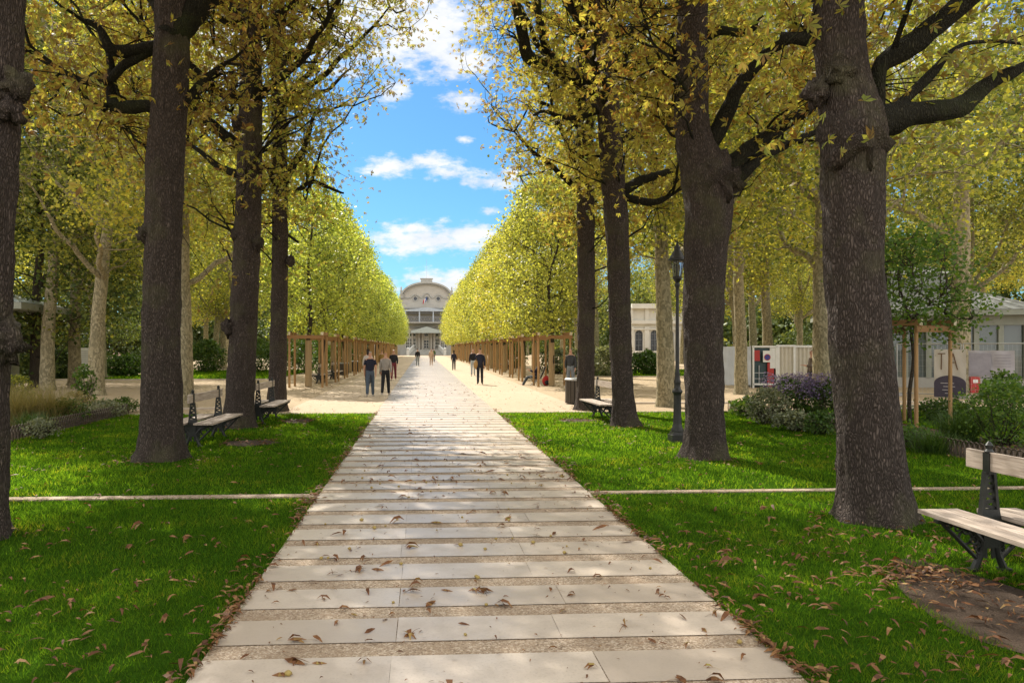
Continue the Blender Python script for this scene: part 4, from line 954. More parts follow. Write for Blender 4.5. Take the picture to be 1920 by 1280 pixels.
# curved coping over the gable and its block on top
m = MB(); n = 30
for i in range(n):
    t0, t1 = math.pi * i / n, math.pi * (i + 1) / n
    a = (-(hw + .1) * math.cos(t0), 1.95, zc + (ztop - zc + .1) * math.sin(t0) ** .9); b = (-(hw + .1) * math.cos(t1), 1.95, zc + (ztop - zc + .1) * math.sin(t1) ** .9)
    m.bar((a[0], 1.6, a[2]), (b[0], 1.6, b[2]), 1.0, .42)
    m.bar((a[0] * .93, 1.7, zc + (a[2] - zc) * .90), (b[0] * .93, 1.7, zc + (b[2] - zc) * .90), .6, .16)
m.build('gable_coping', m_stone2, op)
MB().box((0, 2.4, oz(521.5)), (22 * S, 1.6, 6 * S)).box((0, 2.4, oz(518.5)), (25 * S, 1.8, 1.5 * S)).build('roof_block', m_stone2, op)
MB().tube([(0, 3, oz(519)), (0, 3, oz(480))], .022, 6).build('flagpole', m_stone2, op)
# shoulders, cornice
m = MB()
for s in (-1, 1):
    m.box((s * (hw + .25), 2.2, oz(554)), (.9, 1.6, 3 * S)); m.box((s * (hw + 1.3), 2.6, oz(561)), (2.6, 1.6, 2.5 * S)); m.box((s * (hw + .1), 2.1, oz(549)), (.5, .8, 8 * S)); m.lathe([(.25, 0), (.3, .5), (.15, .8), (.22, 1.1), (.05, 1.5)], 8, (s * (hw + .1), 2.1, oz(545)))
m.box((0, 1.85, oz(574.5)), (2 * hw + 5, .5, 2.0 * S)); m.box((0, -.25, oz(606)), (2 * W1, .6, 1.8 * S)); m.box((0, -.2, oz(613)), (2 * W1, .5, 1.2 * S)); m.build('cornice', m_stone2, op)
# wavy moulding over the three round windows
m = MB(); q = []
for px in np.linspace(757, 846, 70):
    d = min((abs(px - c), k) for c, k in ((779.5, 6), (801.5, 9), (823.5, 6))); q.append((ox(px), 1.88, oz(555.5 - d[1] * max(0, 1 - (d[0] / 9.5) ** 2) ** 1.0)))
m.tube(q, .17, 6); m.build('wavy_moulding', m_stone2, op)
for px in (779.5, 801.5, 823.5):
    m = MB(); c = Vector((ox(px), 1.9, oz(557))); r = 4.4 * S
    m.tube([c + Vector((r * math.cos(a), 0, r * math.sin(a))) for a in np.linspace(0, 2 * math.pi, 25)], .13, 6)
    f = m.build('round_window', m_stone2, op); m = MB(); m.add([c + Vector((r * math.cos(a), .03, r * math.sin(a))) for a in np.linspace(0, 2 * math.pi, 24, endpoint=False)], [tuple(range(24))]); m.build('pane', m_pane, f)
# glazed gallery: shallow lead roof, posts, glazing, iron balustrade
g0, g1 = ox(758), ox(845)
MB().prism([(ox(752), oz(582)), (0, oz(575.5)), (ox(850), oz(582)), (ox(850), oz(583)), (ox(752), oz(583))], -2.2, 2.2).build('gallery_roof', m_slate, op)
MB().box((0, .2, (oz(583) + oz(602)) / 2), (g1 - g0, .3, oz(583) - oz(602))).build('gallery_glazing', m_glaze, op)
m = MB()
for px in (761, 787.5, 813.5, 841): m.box((ox(px), -1.9, (oz(583) + oz(603)) / 2), (.32, .32, oz(583) - oz(603)))
m.build('gallery_post', m_slate, op)
m = MB(); zt, zb = oz(593), oz(602)
m.box((0, -1.95, zt), (g1 - g0, .14, .14)); m.box((0, -1.95, zb), (g1 - g0, .14, .14)); m.box((0, -1.5, oz(586)), (g1 - g0, .12, .3))
for k in range(19):
    x = g0 + (g1 - g0) * k / 18; x2 = g0 + (g1 - g0) * (k + 1) / 18
    if k < 18: m.bar((x, -1.95, zb), (x2, -1.95, zt), .07, .07); m.bar((x, -1.95, zt), (x2, -1.95, zb), .07, .07)
    if k % 2: m.tube([(x + .32 * math.cos(a), -2.0, (zt + zb) / 2 + .32 * math.sin(a)) for a in np.linspace(0, 6.28, 11)], .045, 5)
m.build('iron_balustrade', m_ironw, op)
MB().box((0, -1.2, oz(604)), (2 * W1, 2.2, 2.2 * S)).build('balcony_slab', m_stone2, op)
# entrance canopy with a low glass gable
m_canopy = M('pale_canopy_glass', L(.44, .49, .48), L(.36, .41, .40), 2, .4, 0)
MB().prism([(ox(772), oz(620)), (ox(801), oz(612)), (ox(829), oz(620)), (ox(829), oz(624)), (ox(772), oz(624))], -3.6, -.1).build('entrance_canopy', m_canopy, op)
for px in (774, 787, 793.5, 810, 815.5, 827.5): MB().box((ox(px), -.45, (oz(624) + oz(656)) / 2), (.42, .5, oz(624) - oz(656))).build('pilaster', m_stone, op)
for s in (-1, 1):
    for k in (9.0, 12.8): MB().box((s * k, -.12, oz(632)), (.6, .24, oz(608) - oz(656))).build('pilaster', m_stone, op)
# windows and door
def win(px, py0, py1, w, nx, nz, name='window'):
    x, z0, z1 = (ox(px) if isinstance(px, (int, float)) and px > 100 else px), oz(py1), oz(py0); m = MB(); y = -.06
    m.box((x - w / 2, y, (z0 + z1) / 2), (.10, .12, z1 - z0)); m.box((x + w / 2, y, (z0 + z1) / 2), (.10, .12, z1 - z0))
    for k in range(nz + 1): m.box((x, y - .003, z0 + (z1 - z0) * k / nz), (w - .1, .10, .09))
    for k in range(1, nx): m.box((x - w / 2 + w * k / nx, y + .004, (z0 + z1) / 2), (.08, .09, z1 - z0 - .02))
    f = m.build(name, m_white, op); MB().box((x, -.02, (z0 + z1) / 2), (w - .1, .03, z1 - z0 - .02)).build('pane', m_pane, f)
win(800.5, 624.5, 630, 1.1, 1, 1); win(800.5, 633, 635, 1.1, 2, 1)
win(800.5, 637, 653, 1.25, 2, 3, 'door')
for px in (777, 821, 831, 771, 765, 836): win(px, 634, 653, .9, 2, 3); win(px, 624.5, 630, .9, 1, 1)
for x in (-11, 11, -7.6, 7.6): win(x, 615, 640, 1.5, 2, 4)
# steps, ramps and railing
m = MB()
for k in range(9): m.box((0, -4.8 + k * .42 + (8 - k) * 0, .08 + k * .155), (ox(850) - ox(754), .42, .16 + k * .31 - .16 + .001)) if False else m.box((0, -5.0 + k * .42, (.155 * (k + 1)) / 2), (ox(852) - ox(752), .419, .155 * (k + 1)))
m.box((0, -.75, .70), (2 * W1, 1.3, 1.40)); m.build('steps', m_stone2, op)
for px in (773, 828):
    m = MB(); s = -1 if px < 800 else 1; a = Vector((ox(px) + s * .9, -5.1, .9)); b = Vector((ox(px) - s * .5, -1.4, 2.4)); m.bar(a, b, .5, .35); m.bar(a - Vector((0, 0, .6)), b - Vector((0, 0, .6)), .4, .9); m.box((a.x, a.y, .6), (.7, .6, 1.3)); m.lathe([(.2, 1.25), (.42, 1.55), (.3, 1.8), (.1, 1.95)], 10, (a.x, a.y, 0)); m.build('stair_ramp', m_white, op)
m = MB(); z = 1.4
for s in (-1, 1):
    m.box((s * 9.8, -1.35, 2.3), (6.4, .12, .12)); m.box((s * 9.8, -1.35, 1.55), (6.4, .12, .12))
    for k in range(14): m.box((s * (6.7 + k * .47), -1.35, 1.92), (.12, .1, .66))
m.build('balustrade', m_stone, op)
# drooping flag in front of the middle window
fl = thing('flag', 'blue, white and red flag drooping in front of the middle round window', 'flag', (OX, OY + 4, 0))
MB().tube([(ox(801), 1.8, oz(566)), (ox(800), .2, oz(553))], .05, 6).build('staff', m_white, fl)
for k, (mt_, x0) in enumerate(((L(.03, .07, .28), 799.5), (L(.8, .8, .8), 797.2), (L(.55, .03, .04), 794.9))):
    m = MB(); vs_l = []
    for i in range(6):
        t = i / 5; vs_l += [(ox(x0 + 2.3 - 1.5 * t), .3 + .1 * math.sin(i + k), oz(554 + k * 2.2 + 8.5 * t)), (ox(x0 - 1.5 * t), .3 + .1 * math.sin(i + k + 1), oz(556.2 + k * 2.2 + 8.5 * t))]
    m.add(vs_l, [(2 * i, 2 * i + 1, 2 * i + 3, 2 * i + 2) for i in range(5)]); m.build('flag_stripe', M('flag_cloth_%s' % ['blue', 'white', 'red'][k], mt_, None, 5, .8, 0), fl)
# trees beside the opera
for x, y, s, lab in ((-13.5, 196, 1.15, 'dark-topped tree rising left of the arched gable'), (16, 192, 1.0, 'tree rising right of the arched gable behind the avenue'), (-22, 182, 1.1, 'broad tree left of the opera house behind the left avenue'), (25, 180, 1.1, 'broad tree right of the opera house behind the right avenue')):
    place_tree(2, (x, y, 0), x, s, lab, 'trees flanking the opera house')

# ------------------------------------------------------------------ white arcaded building on the right
AD = 112.0; A0 = P(1227, 652, AD); sA = AD / F
ab = thing('arcaded_building', 'white stone building with tall arched windows seen between right trunks', 'building', (A0.x, A0.y, 0), -YAW)
m_white_st = M('white_limestone', L(.66, .64, .58), L(.54, .52, .47), .8, .8, .006)
def az_(py): return H - (py - PY) * sA
bay = 29 * sA; z0, z1 = az_(658), az_(626); rw = 7.2 * sA
m = MB(); NB = 4
for k in range(-1, NB - 1):
    x = k * bay; top = az_(574)
    q = [(x - bay / 2, 0), (x - rw, 0), (x - rw, z1)] + [(x - rw * math.cos(t), z1 + rw * math.sin(t)) for t in np.linspace(.15, math.pi - .15, 12)] + [(x + rw, z1), (x + rw, 0), (x + bay / 2, 0), (x + bay / 2, top), (x - bay / 2, top)]
    m.prism(q, 0, .7)
m.box((bay * .5, 6, az_(574) / 2), (NB * bay - .1, 10, az_(574) - .1)); m.build('wall', m_white_st, ab)
m = MB(); m.box((bay * .5, -.2, az_(604)), (NB * bay, .5, .5)); m.box((bay * .5, -.3, az_(574)), (NB * bay, .8, .7)); m.box((bay * .5, -.12, az_(617)), (NB * bay, .3, .2))
for k in range(-1, NB): m.box(((k - .5) * bay, -.14, az_(589)), (.55, .3, az_(576) - az_(602))); m.box(((k - .5) * bay, -.10, az_(632)), (.7, .22, az_(618) - az_(658)))
m.build('cornice', m_white_st, ab)
for k in range(-1, NB - 1):
    x = k * bay; m = MB(); m.tube([(x - rw, .15, z0)] + [(x - rw * math.cos(t), .15, z1 + rw * math.sin(t)) for t in np.linspace(0, math.pi, 14)] + [(x + rw, .15, z0)], .11, 6)
    for j in range(1, 4): m.box((x, .2, z0 + (z1 - z0) * j / 3), (2 * rw, .08, .08))
    m.box((x, .204, (z0 + z1 + rw) / 2), (.08, .08, z1 - z0 + rw)); f = m.build('arched_window', m_ironw, ab)
    MB().prism([(x - rw, .1)] + [(x - rw * math.cos(t), z1 + rw * math.sin(t)) for t in np.linspace(0, math.pi, 14)] + [(x + rw, .1)], .3, .36).build('pane', m_pane, f)
m = MB(); m.box((bay * .5, -3, az_(659)), (NB * bay, .5, .25)); m.box((bay * .5, -3, .15), (NB * bay, .5, .3))
for k in range(int(NB * bay / .75)): m.lathe([(.14, .3), (.2, .6), (.1, az_(661))], 8, (-1.4 * bay + k * .75, -3, 0))
m.build('balustrade', m_white_st, ab)

# ------------------------------------------------------------------ glass pavilion on the right
PD = 34.0; pc = P(1825, 652, PD); pv = thing('glass_pavilion', 'glass-walled kiosk with a two-tiered zinc roof behind a mesh fence', 'kiosk', (pc.x, pc.y + 4.2, 0), -.42)
sP = PD / F; hwP = 3.7; ze = H - (582 - PY) * sP; zr = H - (527 - PY) * sP; zl = H - (503 - PY) * sP; zt = H - (476 - PY) * sP
def hip(m, a, z0, b, z1):
    m.add([(-a, -a, z0), (a, -a, z0), (a, a, z0), (-a, a, z0), (-b, -b, z1), (b, -b, z1), (b, b, z1), (-b, b, z1)], [(0, 1, 5, 4), (1, 2, 6, 5), (2, 3, 7, 6), (3, 0, 4, 7), (3, 2, 1, 0), (4, 5, 6, 7)])
m = MB(); hip(m, hwP + .75, ze + .02, 1.3, zr)
for s in range(4):
    c, sn = math.cos(s * math.pi / 2), math.sin(s * math.pi / 2)
    for k in range(-7, 8):
        u = k / 7.5; a = (u * (hwP + .7), -(hwP + .7), ze + .05); b = (u * 1.28, -1.28, zr + .02); m.bar((a[0] * c - a[1] * sn, a[0] * sn + a[1] * c, a[2]), (b[0] * c - b[1] * sn, b[0] * sn + b[1] * c, b[2]), .05, .06)
m.build('roof', m_zinc, pv)
m = MB(); hip(m, 1.7, zl, .12, zt); o = m.build('lantern_roof', m_zinc, pv)
MB().box((0, 0, (zr + zl) / 2), (2.4, 2.4, zl - zr + .02)).build('lantern_wall', m_canopy, o)
m_fascia = M('pale_green_fascia', L(.31, .33, .28), L(.24, .26, .22), 3, .6, 0)
MB().box((0, 0, ze - .11), (2 * hwP + 1.44, 2 * hwP + 1.44, .24)).box((0, 0, ze - .45), (2 * hwP + .3, 2 * hwP + .3, .42)).build('fascia', m_fascia, pv)
zb = .45
m = MB()
for s in range(4):
    c, sn = math.cos(s * math.pi / 2), math.sin(s * math.pi / 2)
    for k in range(9):
        u = -hwP + k * hwP / 4; x, y = u * c + hwP * sn, u * sn - hwP * c; m.box((x, y, (zb + ze - .66) / 2 + .2), (.2, .2, ze - .66 - zb + .4), s * math.pi / 2)
m.build('post', m_fascia, pv)
MB().box((0, 0, zb / 2), (2 * hwP + .1, 2 * hwP + .1, zb)).build('base_wall', m_stone2, pv)
mg = NT('pavilion_glass'); q = mg.pbr(L(.30, .36, .36), .06, spec=.8); q.inputs['Transmission Weight'].default_value = .55; mg = mg.m
for s in range(4):
    c, sn = math.cos(s * math.pi / 2), math.sin(s * math.pi / 2); MB().box((hwP * sn * .98, -hwP * c * .98, (zb + ze - .66) / 2), (2 * hwP - .2, .03, ze - .66 - zb), s * math.pi / 2).build('glass_wall', mg, pv)

# ------------------------------------------------------------------ mesh fence with banners
fa, fb = ground(1682, 742), ground(1935, 752)
FN = 'site fence panels in front of the pavilion'
dirv = (fb - fa).normalized(); frz = math.atan2(dirv.y, dirv.x); flen = (fb - fa).length
def fence_panel_proto(w_=2.05, h=1.95):
    root = bpy.data.objects.new('mesh_fence_panel', None); col.objects.link(root); m = MB()
    m.tube([(0, 0, .0), (0, 0, h)], .021, 8); m.tube([(w_, 0, 0), (w_, 0, h)], .021, 8); m.tube([(0, 0, h), (w_, 0, h)], .021, 8); m.tube([(0, 0, .12), (w_, 0, .12)], .018, 8); m.build('frame', m_steel, root)
    m = MB()
    for k in range(1, 17): m.tube([(k * w_ / 17, 0, .12), (k * w_ / 17, 0, h)], .0028, 3)
    for k in range(1, 9): m.tube([(0, 0, .12 + k * (h - .12) / 9), (w_, 0, .12 + k * (h - .12) / 9)], .0028, 3)
    m.build('wire_mesh', m_steel, root)
    MB().box((0, 0, .06), (.24, .6, .12)).build('foot', M('concrete_foot', L(.35, .34, .32), L(.28, .27, .25), 8, .9, .003), root); return root
fp = fence_panel_proto(); npan = 3
for k in range(npan):
    loc = fa + dirv * (k * 2.12); lab = ['steel mesh fence panel behind the timber-guarded sapling', 'steel mesh fence panel carrying the lettered banner', 'steel mesh fence panel carrying the grey cloth by the right edge'][k]
    if k == 0: fp.location = loc; fp.rotation_euler = (0, 0, frz); tag(fp, lab, 'fence', FN)
    else: dup(fp, loc, frz, lab)
def fence_pt(px):                                       # distance along the fence where a photo column meets it
    r = (px - PX) / F; v = FW + RT * r; A = fa; den = v.x * dirv.y - v.y * dirv.x; return (v.y * A.x - v.x * A.y) / den * 1.0
def along(px):
    v = FW + RT * ((px - PX) / F); # solve t*v = fa + s*dirv
    det = v.x * (-dirv.y) - (-dirv.x) * v.y; t = (fa.x * (-dirv.y) - (-dirv.x) * fa.y) / det; pt = v * t; return (Vector((pt.x, pt.y, 0)) - fa).dot(dirv), t
m_cloth = M('banner_cloth', L(.52, .49, .44), L(.44, .41, .37), 2.5, .8, .004)
m_cloth2 = M('grey_lilac_cloth', L(.46, .45, .50), L(.34, .33, .38), 2.5, .8, .006)
m_ink = M('brown_ink', L(.16, .10, .06), None, 8, .8, 0); m_dkink = M('dark_violet_print', L(.07, .06, .09), None, 6, .8, 0); m_pale = M('pale_print', L(.5, .48, .5), None, 6, .8, 0)
s0, t0 = along(1752); s1, _ = along(1812); sF = t0 / F
zt_, zb_ = H - (655 - PY) * sF, H - (744 - PY) * sF
bp = fa + dirv * s0
ban = thing('banner', 'cream banner lettered TA over a dark round print, tied to the mesh fence', 'banner', (bp.x, bp.y, 0), frz)
bw = s1 - s0; nx, nz = 14, 16; V_ = []; Fc = []
for j in range(nz + 1):
    for i in range(nx + 1): V_.append((bw * i / nx, -.035 + .012 * math.sin(i * 1.1 + j * .5), zb_ + (zt_ - zb_) * j / nz))
for j in range(nz):
    for i in range(nx): a = j * (nx + 1) + i; Fc.append((a, a + 1, a + nx + 2, a + nx + 1))
MB().add(V_, Fc).build('cloth', m_cloth, ban, smooth=True)
def stroke(m, pts, wd, y=-.058):
    for a, b in zip(pts, pts[1:]):
        dx, dz = b[0] - a[0], b[1] - a[1]; ln = math.hypot(dx, dz); ox_, oz_ = -dz / ln * wd / 2, dx / ln * wd / 2
        m.prism([(a[0] - ox_, a[1] - oz_), (b[0] - ox_, b[1] - oz_), (b[0] + ox_, b[1] + oz_), (a[0] + ox_, a[1] + oz_)], y, y + .004); y -= .001
Hh = zt_ - zb_; m = MB(); lt = zt_ - .09 * Hh; lb_ = zt_ - .42 * Hh; k_ = bw
stroke(m, [(.12 * k_, lt), (.36 * k_, lt + .01)], .035); stroke(m, [(.24 * k_, lt), (.23 * k_, lb_)], .035)
stroke(m, [(.46 * k_, lb_ - .03), (.60 * k_, lt + .02), (.74 * k_, lb_)], .035); stroke(m, [(.52 * k_, (lt + lb_) / 2 - .03), (.68 * k_, (lt + lb_) / 2 - .02)], .03); m.build('lettering', m_ink, ban)
m = MB(); disc = [(bw * .5 + bw * .5 * math.cos(a), zb_ + Hh * .30 + Hh * .16 * math.sin(a)) for a in np.linspace(0, math.pi, 20)] + [(0.0, zb_ + .02), (bw, zb_ + .02)]
m.prism(disc, -.056, -.052); dp = m.build('round_print', m_dkink, ban)
m = MB()
for k in range(4): m.box((bw * (.42 + .06 * (k % 2)), -.058, zb_ + Hh * (.30 - .07 * k)), (bw * (.42 - .05 * k), .003, .022))
m.build('print_lines', m_pale, dp)
s0, t0 = along(1816); s1, _ = along(1903); sF = t0 / F; bp = fa + dirv * s0; bw = s1 - s0; zt_, zb_ = H - (657 - PY) * sF, H - (706 - PY) * sF
cl2 = thing('banner', 'grey lilac sheet hung over the mesh fence near the right edge', 'banner', (bp.x, bp.y, 0), frz); V_ = []
for j in range(nz + 1):
    for i in range(nx + 1): V_.append((bw * i / nx, -.04 + .02 * math.sin(i * .9 + j * .2), zb_ + (zt_ - zb_) * j / nz + .01 * math.sin(i)))
MB().add(V_, Fc).build('cloth', m_cloth2, cl2, smooth=True)
m = MB(); m.prism([(bw * .02, zb_ + .05), (bw * .5, zb_ + .05), (bw * .5, zt_ - .1), (bw * .02, zt_ - .1)], -.067, -.064)
for k in range(5): m.box((bw * .75, -.066, zt_ - .15 - k * .1), (bw * .35, .003, .02))
m.build('print_lines', M('faded_print', L(.36, .35, .42), None, 5, .8, 0), cl2)
m_red = M('red_plastic', L(.45, .035, .03), L(.34, .03, .025), 6, .5, .001)
def barrier(px, py, w_, h, lab, rz=0):
    p = ground(px, py); r = thing('plastic_barrier', lab, 'barrier', p, rz); m = MB(); m.prism([(-w_ / 2, .02), (w_ / 2, .02), (w_ / 2 * .9, h), (w_ / 2 * .5, h), (w_ / 2 * .4, h * .8), (-w_ / 2 * .4, h * .8), (-w_ / 2 * .5, h), (-w_ / 2 * .9, h)], -.09, .09); m.box((0, 0, .03), (w_ * 1.1, .36, .06)); m.build('body', m_red, r)
    MB().box((0, -.093, h * .55), (w_ * .5, .006, h * .16)).build('reflector', m_white, r)
barrier(1826, 736, .42, .85, 'red plastic barrier behind the mesh fence, below the grey sheet')
# stacked boards on the soil under the fence
for k, (px, py, rz, lab) in enumerate(((1700, 768, .1, 'weathered plank lying on soil, nearest the sapling guard'), (1735, 762, -.05, 'weathered plank lying on soil behind the sapling guard'), (1770, 770, .2, 'weathered plank lying on soil below the lettered banner'))):
    p = ground(px, py); o = MB().box((0, 0, .04), (1.6 + .2 * k, .16, .06), rz).build('plank', m_bench); o.location = p; tag(o, lab, 'plank', 'planks on the soil')

# ------------------------------------------------------------------ building site hoarding on the right
hd = 34.5
def hp(px): v = P(px, 652, hd); return Vector((v.x, v.y, 0))
m_plast = M('white_plastic_sheet', L(.55, .57, .59), L(.40, .43, .46), 2.5, .5, .02, (1, 1, .25))
m_corr = M('cream_corrugated_steel', L(.60, .56, .46), L(.50, .46, .38), 4, .5, .001)
z_top = H + .06
def corr(name, lab, px0, px1, zt, back=0.0):
    a, b = hp(px0), hp(px1); d = b - a; rz = math.atan2(d.y, d.x); r = thing(name, lab, 'container', a + Vector((0, back, 0)), rz); n = int(d.length / .09); q = []
    for i in range(n + 1): x = d.length * i / n; q += [(x - .022, (i % 2) * .045), (x + .022, (i % 2) * .045)]
    m = MB(); vs = [(x, y, .08) for x, y in q] + [(x, y, zt) for x, y in q]; k = len(q)
    m.add(vs, [(i, i + 1, k + i + 1, k + i) for i in range(k - 1)]); m.box((d.length / 2, 1.3, zt / 2), (d.length - .1, 2.3, zt - .1)); m.build('corrugated_wall', m_corr, r)
    m = MB(); m.box((d.length / 2, .02, zt + .03), (d.length + .1, .14, .09)); m.box((d.length / 2, .02, .05), (d.length + .1, .14, .1)); m.box((0, .02, zt / 2), (.09, .14, zt)); m.box((d.length, .02, zt / 2), (.09, .14, zt)); m.build('frame', m_white, r)
corr('site_container', 'cream corrugated container with a pale frame, behind the pale asters', 1459, 1489, z_top); corr('site_container', 'wide dull corrugated container left of the mossy plane trunk', 1491, 1552, z_top - .02, .3)
a, b = hp(1352), hp(1408); d = b - a; r = thing('plastic_hoarding', 'white plastic-sheeted hoarding behind a mottled plane tree', 'hoarding', a, math.atan2(d.y, d.x)); V_ = []
for j in range(nz + 1):
    for i in range(nx + 1): V_.append((d.length * i / nx, .02 * math.sin(i * 2.1) + .012 * math.sin(j * 1.3 + i), .12 + (z_top - .12) * j / nz))
MB().add(V_, Fc).build('plastic_sheet', m_plast, r, smooth=True)
m = MB()
for i in range(3): m.tube([(d.length * i / 2, .06, 0), (d.length * i / 2, .06, z_top + .05)], .03, 8)
m.build('post', m_steel, r)
# open trailer between the hoarding and the container
a, b = hp(1411), hp(1457); d = b - a; wl = d.length; r = thing('site_trailer', 'open site trailer with red panels between white hoarding and container', 'trailer', a, math.atan2(d.y, d.x))
m_teal = M('dark_teal_panel', L(.03, .07, .075), L(.02, .045, .05), 5, .4, .001)
MB().box((wl / 2, 1.2, z_top / 2), (wl - .1, 2.2, z_top - .12)).build('body', m_teal, r)
m = MB(); m.box((wl / 2, 0, z_top), (wl, .08, .08)); m.box((wl / 2, 0, .16), (wl, .08, .08)); m.box((.03, 0, z_top / 2), (.07, .08, z_top)); m.box((wl - .03, 0, z_top / 2), (.07, .08, z_top)); m.build('frame', m_white, r)
MB().box((wl * .17, .03, z_top * .78), (wl * .26, .05, .48)).box((wl * .74, .02, z_top * .32), (wl * .26, .06, z_top * .58)).build('red_panel', m_red, r)
m = MB(); m.box((wl * .30, .04, z_top * .36), (wl * .42, .03, .03)); m.box((wl * .30, .04, z_top * .22), (wl * .42, .03, .03)); m.box((wl * .28, .045, z_top * .3), (.03, .03, .9)); m.build('shelf', m_steel, r)
MB().box((wl * .83, 0.01, z_top * .72), (wl * .24, .05, z_top * .5)).build('white_panel', m_white, r)
sgn = thing('parking_sign', 'small white board with a round blue no-parking sign on the trailer', 'sign', a + dirv * 0 + d * .56, math.atan2(d.y, d.x))
MB().box((0, -.06, z_top * .76), (.34, .02, .52)).build('board', m_white, sgn)
m = MB(); c0 = Vector((.02, -.076, z_top * .74)); m.add([c0 + Vector((.13 * math.cos(q), 0, .13 * math.sin(q))) for q in np.linspace(0, 6.283, 24, endpoint=False)], [tuple(range(24))]); m.build('blue_disc', M('blue_sign_paint', L(.03, .06, .35), None, 5, .4, 0), sgn)
m = MB(); m.tube([c0 + Vector((.13 * math.cos(q), -.004, .13 * math.sin(q))) for q in np.linspace(0, 6.283, 25)], .017, 6); m.bar(c0 + Vector((-.09, -.006, .09)), c0 + Vector((.09, -.006, -.09)), .03, .006); m.build('red_ring', m_red, sgn)

# ------------------------------------------------------------------ left kiosk, notice board, garden chairs
kp = P(14, 652, 31); kk = thing('kiosk', 'pale green kiosk roof and white post by the left edge of the view', 'kiosk', (kp.x - 3.0, kp.y + 2, 0), .1)
zk = H - (578 - PY) * 31 / F
MB().box((0, 0, zk + .10), (7.0, 5.6, .26)).build('fascia', m_fascia, kk)
m = MB(); m.add([(-3.5, -2.8, zk + .24), (3.5, -2.8, zk + .24), (3.5, 2.8, zk + .24), (-3.5, 2.8, zk + .24), (-1, 0, zk + 1), (1, 0, zk + 1)], [(0, 1, 5, 4), (1, 2, 5), (2, 3, 4, 5), (3, 0, 4)]); m.build('roof', m_canopy, kk)
for sx in (-2.9, 2.5):
    for sy in (-2.2, 2.2): MB().lathe([(.07, 0), (.06, .3), (.055, zk)], 12, (sx, sy, 0)).build('post', m_white, kk, auto=40)
MB().box((-.6, .6, zk * .48), (4.4, 2.6, zk * .9)).build('wall', m_fascia, kk)
p = ground(158, 710); nb = thing('notice_board', 'small white notice board standing between two pale plane trunks', 'notice board', p, .1)
MB().box((0, 0, 1.05), (.75, .05, 1.5)).build('board', m_white, nb); MB().box((-.3, .04, .9), (.05, .05, 1.8)).box((.3, .04, .9), (.05, .05, 1.8)).build('post', m_steel, nb)
m = MB()
for k in range(9): m.box((-.03 + .03 * (k % 3), -.028, 1.6 - k * .12), (.5 - .05 * (k % 3), .004, .03))
m.build('printed_lines', M('grey_print', L(.35, .35, .36), None, 5, .8, 0), nb)
def garden_chair():
    r = bpy.data.objects.new('garden_chair', None); col.objects.link(r)
    m = MB()
    for sx in (-1, 1): m.tube([(sx * .28, -.35, 0), (sx * .28, -.3, .4), (sx * .28, .25, .33), (sx * .28, .6, .95)], .017, 6); m.tube([(sx * .28, .35, 0), (sx * .28, .1, .36)], .017, 6)
    m.build('frame', m_steel, r); m = MB()
    for k in range(6): m.box((0, -.28 + k * .1, .4 - k * .012), (.56, .075, .02))
    m.build('seat', m_white, r); m = MB()
    for k in range(6): m.box((0, .3 + k * .055, .42 + k * .095), (.56, .03, .075))
    m.build('backrest', m_white, r); return r
gc = garden_chair(); gc.location = ground(244, 694); gc.rotation_euler = (0, 0, .9); tag(gc, 'white reclining garden chair by the low round bush, nearer the leaning plane', 'chair', 'garden chairs under the left grove')
dup(gc, ground(254, 693), 1.0, 'white reclining garden chair by the low round bush, nearer the big chestnut')
# pale low wall and far building behind the left grove
wl_ = MB().box((0, 0, .9), (60, .4, 1.8)).build('park_wall', M('pinkish_render', L(.55, .43, .37), L(.46, .36, .31), .5, .9, .003)); wl_.location = (-45, 150, 0); tag(wl_, 'low pinkish wall far behind the left grove', 'wall')
# ------------------------------------------------------------------ people
def skin_mesh(name, nodes, edges, mat, parent, sub=1):
    """one continuous surface grown over a skeleton of joints: nodes {name: (x, y, z, rx, ry)}"""
    bm = bmesh.new(); ly = bm.verts.layers.skin.verify(); bv = {}
    for i, (k, q) in enumerate(nodes.items()):
        v = bm.verts.new(q[:3]); v[ly].radius = (q[3], q[4] if len(q) > 4 else q[3]); bv[k] = v
        if i == 0: v[ly].use_root = True
    for a, b in edges: bm.edges.new((bv[a], bv[b]))
    me = bpy.data.meshes.new(name); bm.to_mesh(me); bm.free()
    o = bpy.data.objects.new(name + '_tmp', me); col.objects.link(o)
    o.modifiers.new('s', 'SKIN').use_smooth_shade = True; mm = o.modifiers.new('u', 'SUBSURF'); mm.levels = sub; mm.render_levels = sub
    dg = bpy.context.evaluated_depsgraph_get(); dg.update(); m2 = bpy.data.meshes.new_from_object(o.evaluated_get(dg)); m2.name = name
    bpy.data.objects.remove(o); bpy.data.meshes.remove(me)
    m2.materials.clear(); m2.materials.append(mat); m2.polygons.foreach_set('use_smooth', [True] * len(m2.polygons))
    return link(name, m2, parent)
m_skin = M('skin', L(.52, .30, .21), L(.44, .24, .165), 6, .55, 0)
def cloth(n, c): return M(n, L(*c), tuple(q * .75 for q in c) + (1,), 9, .85, .004)
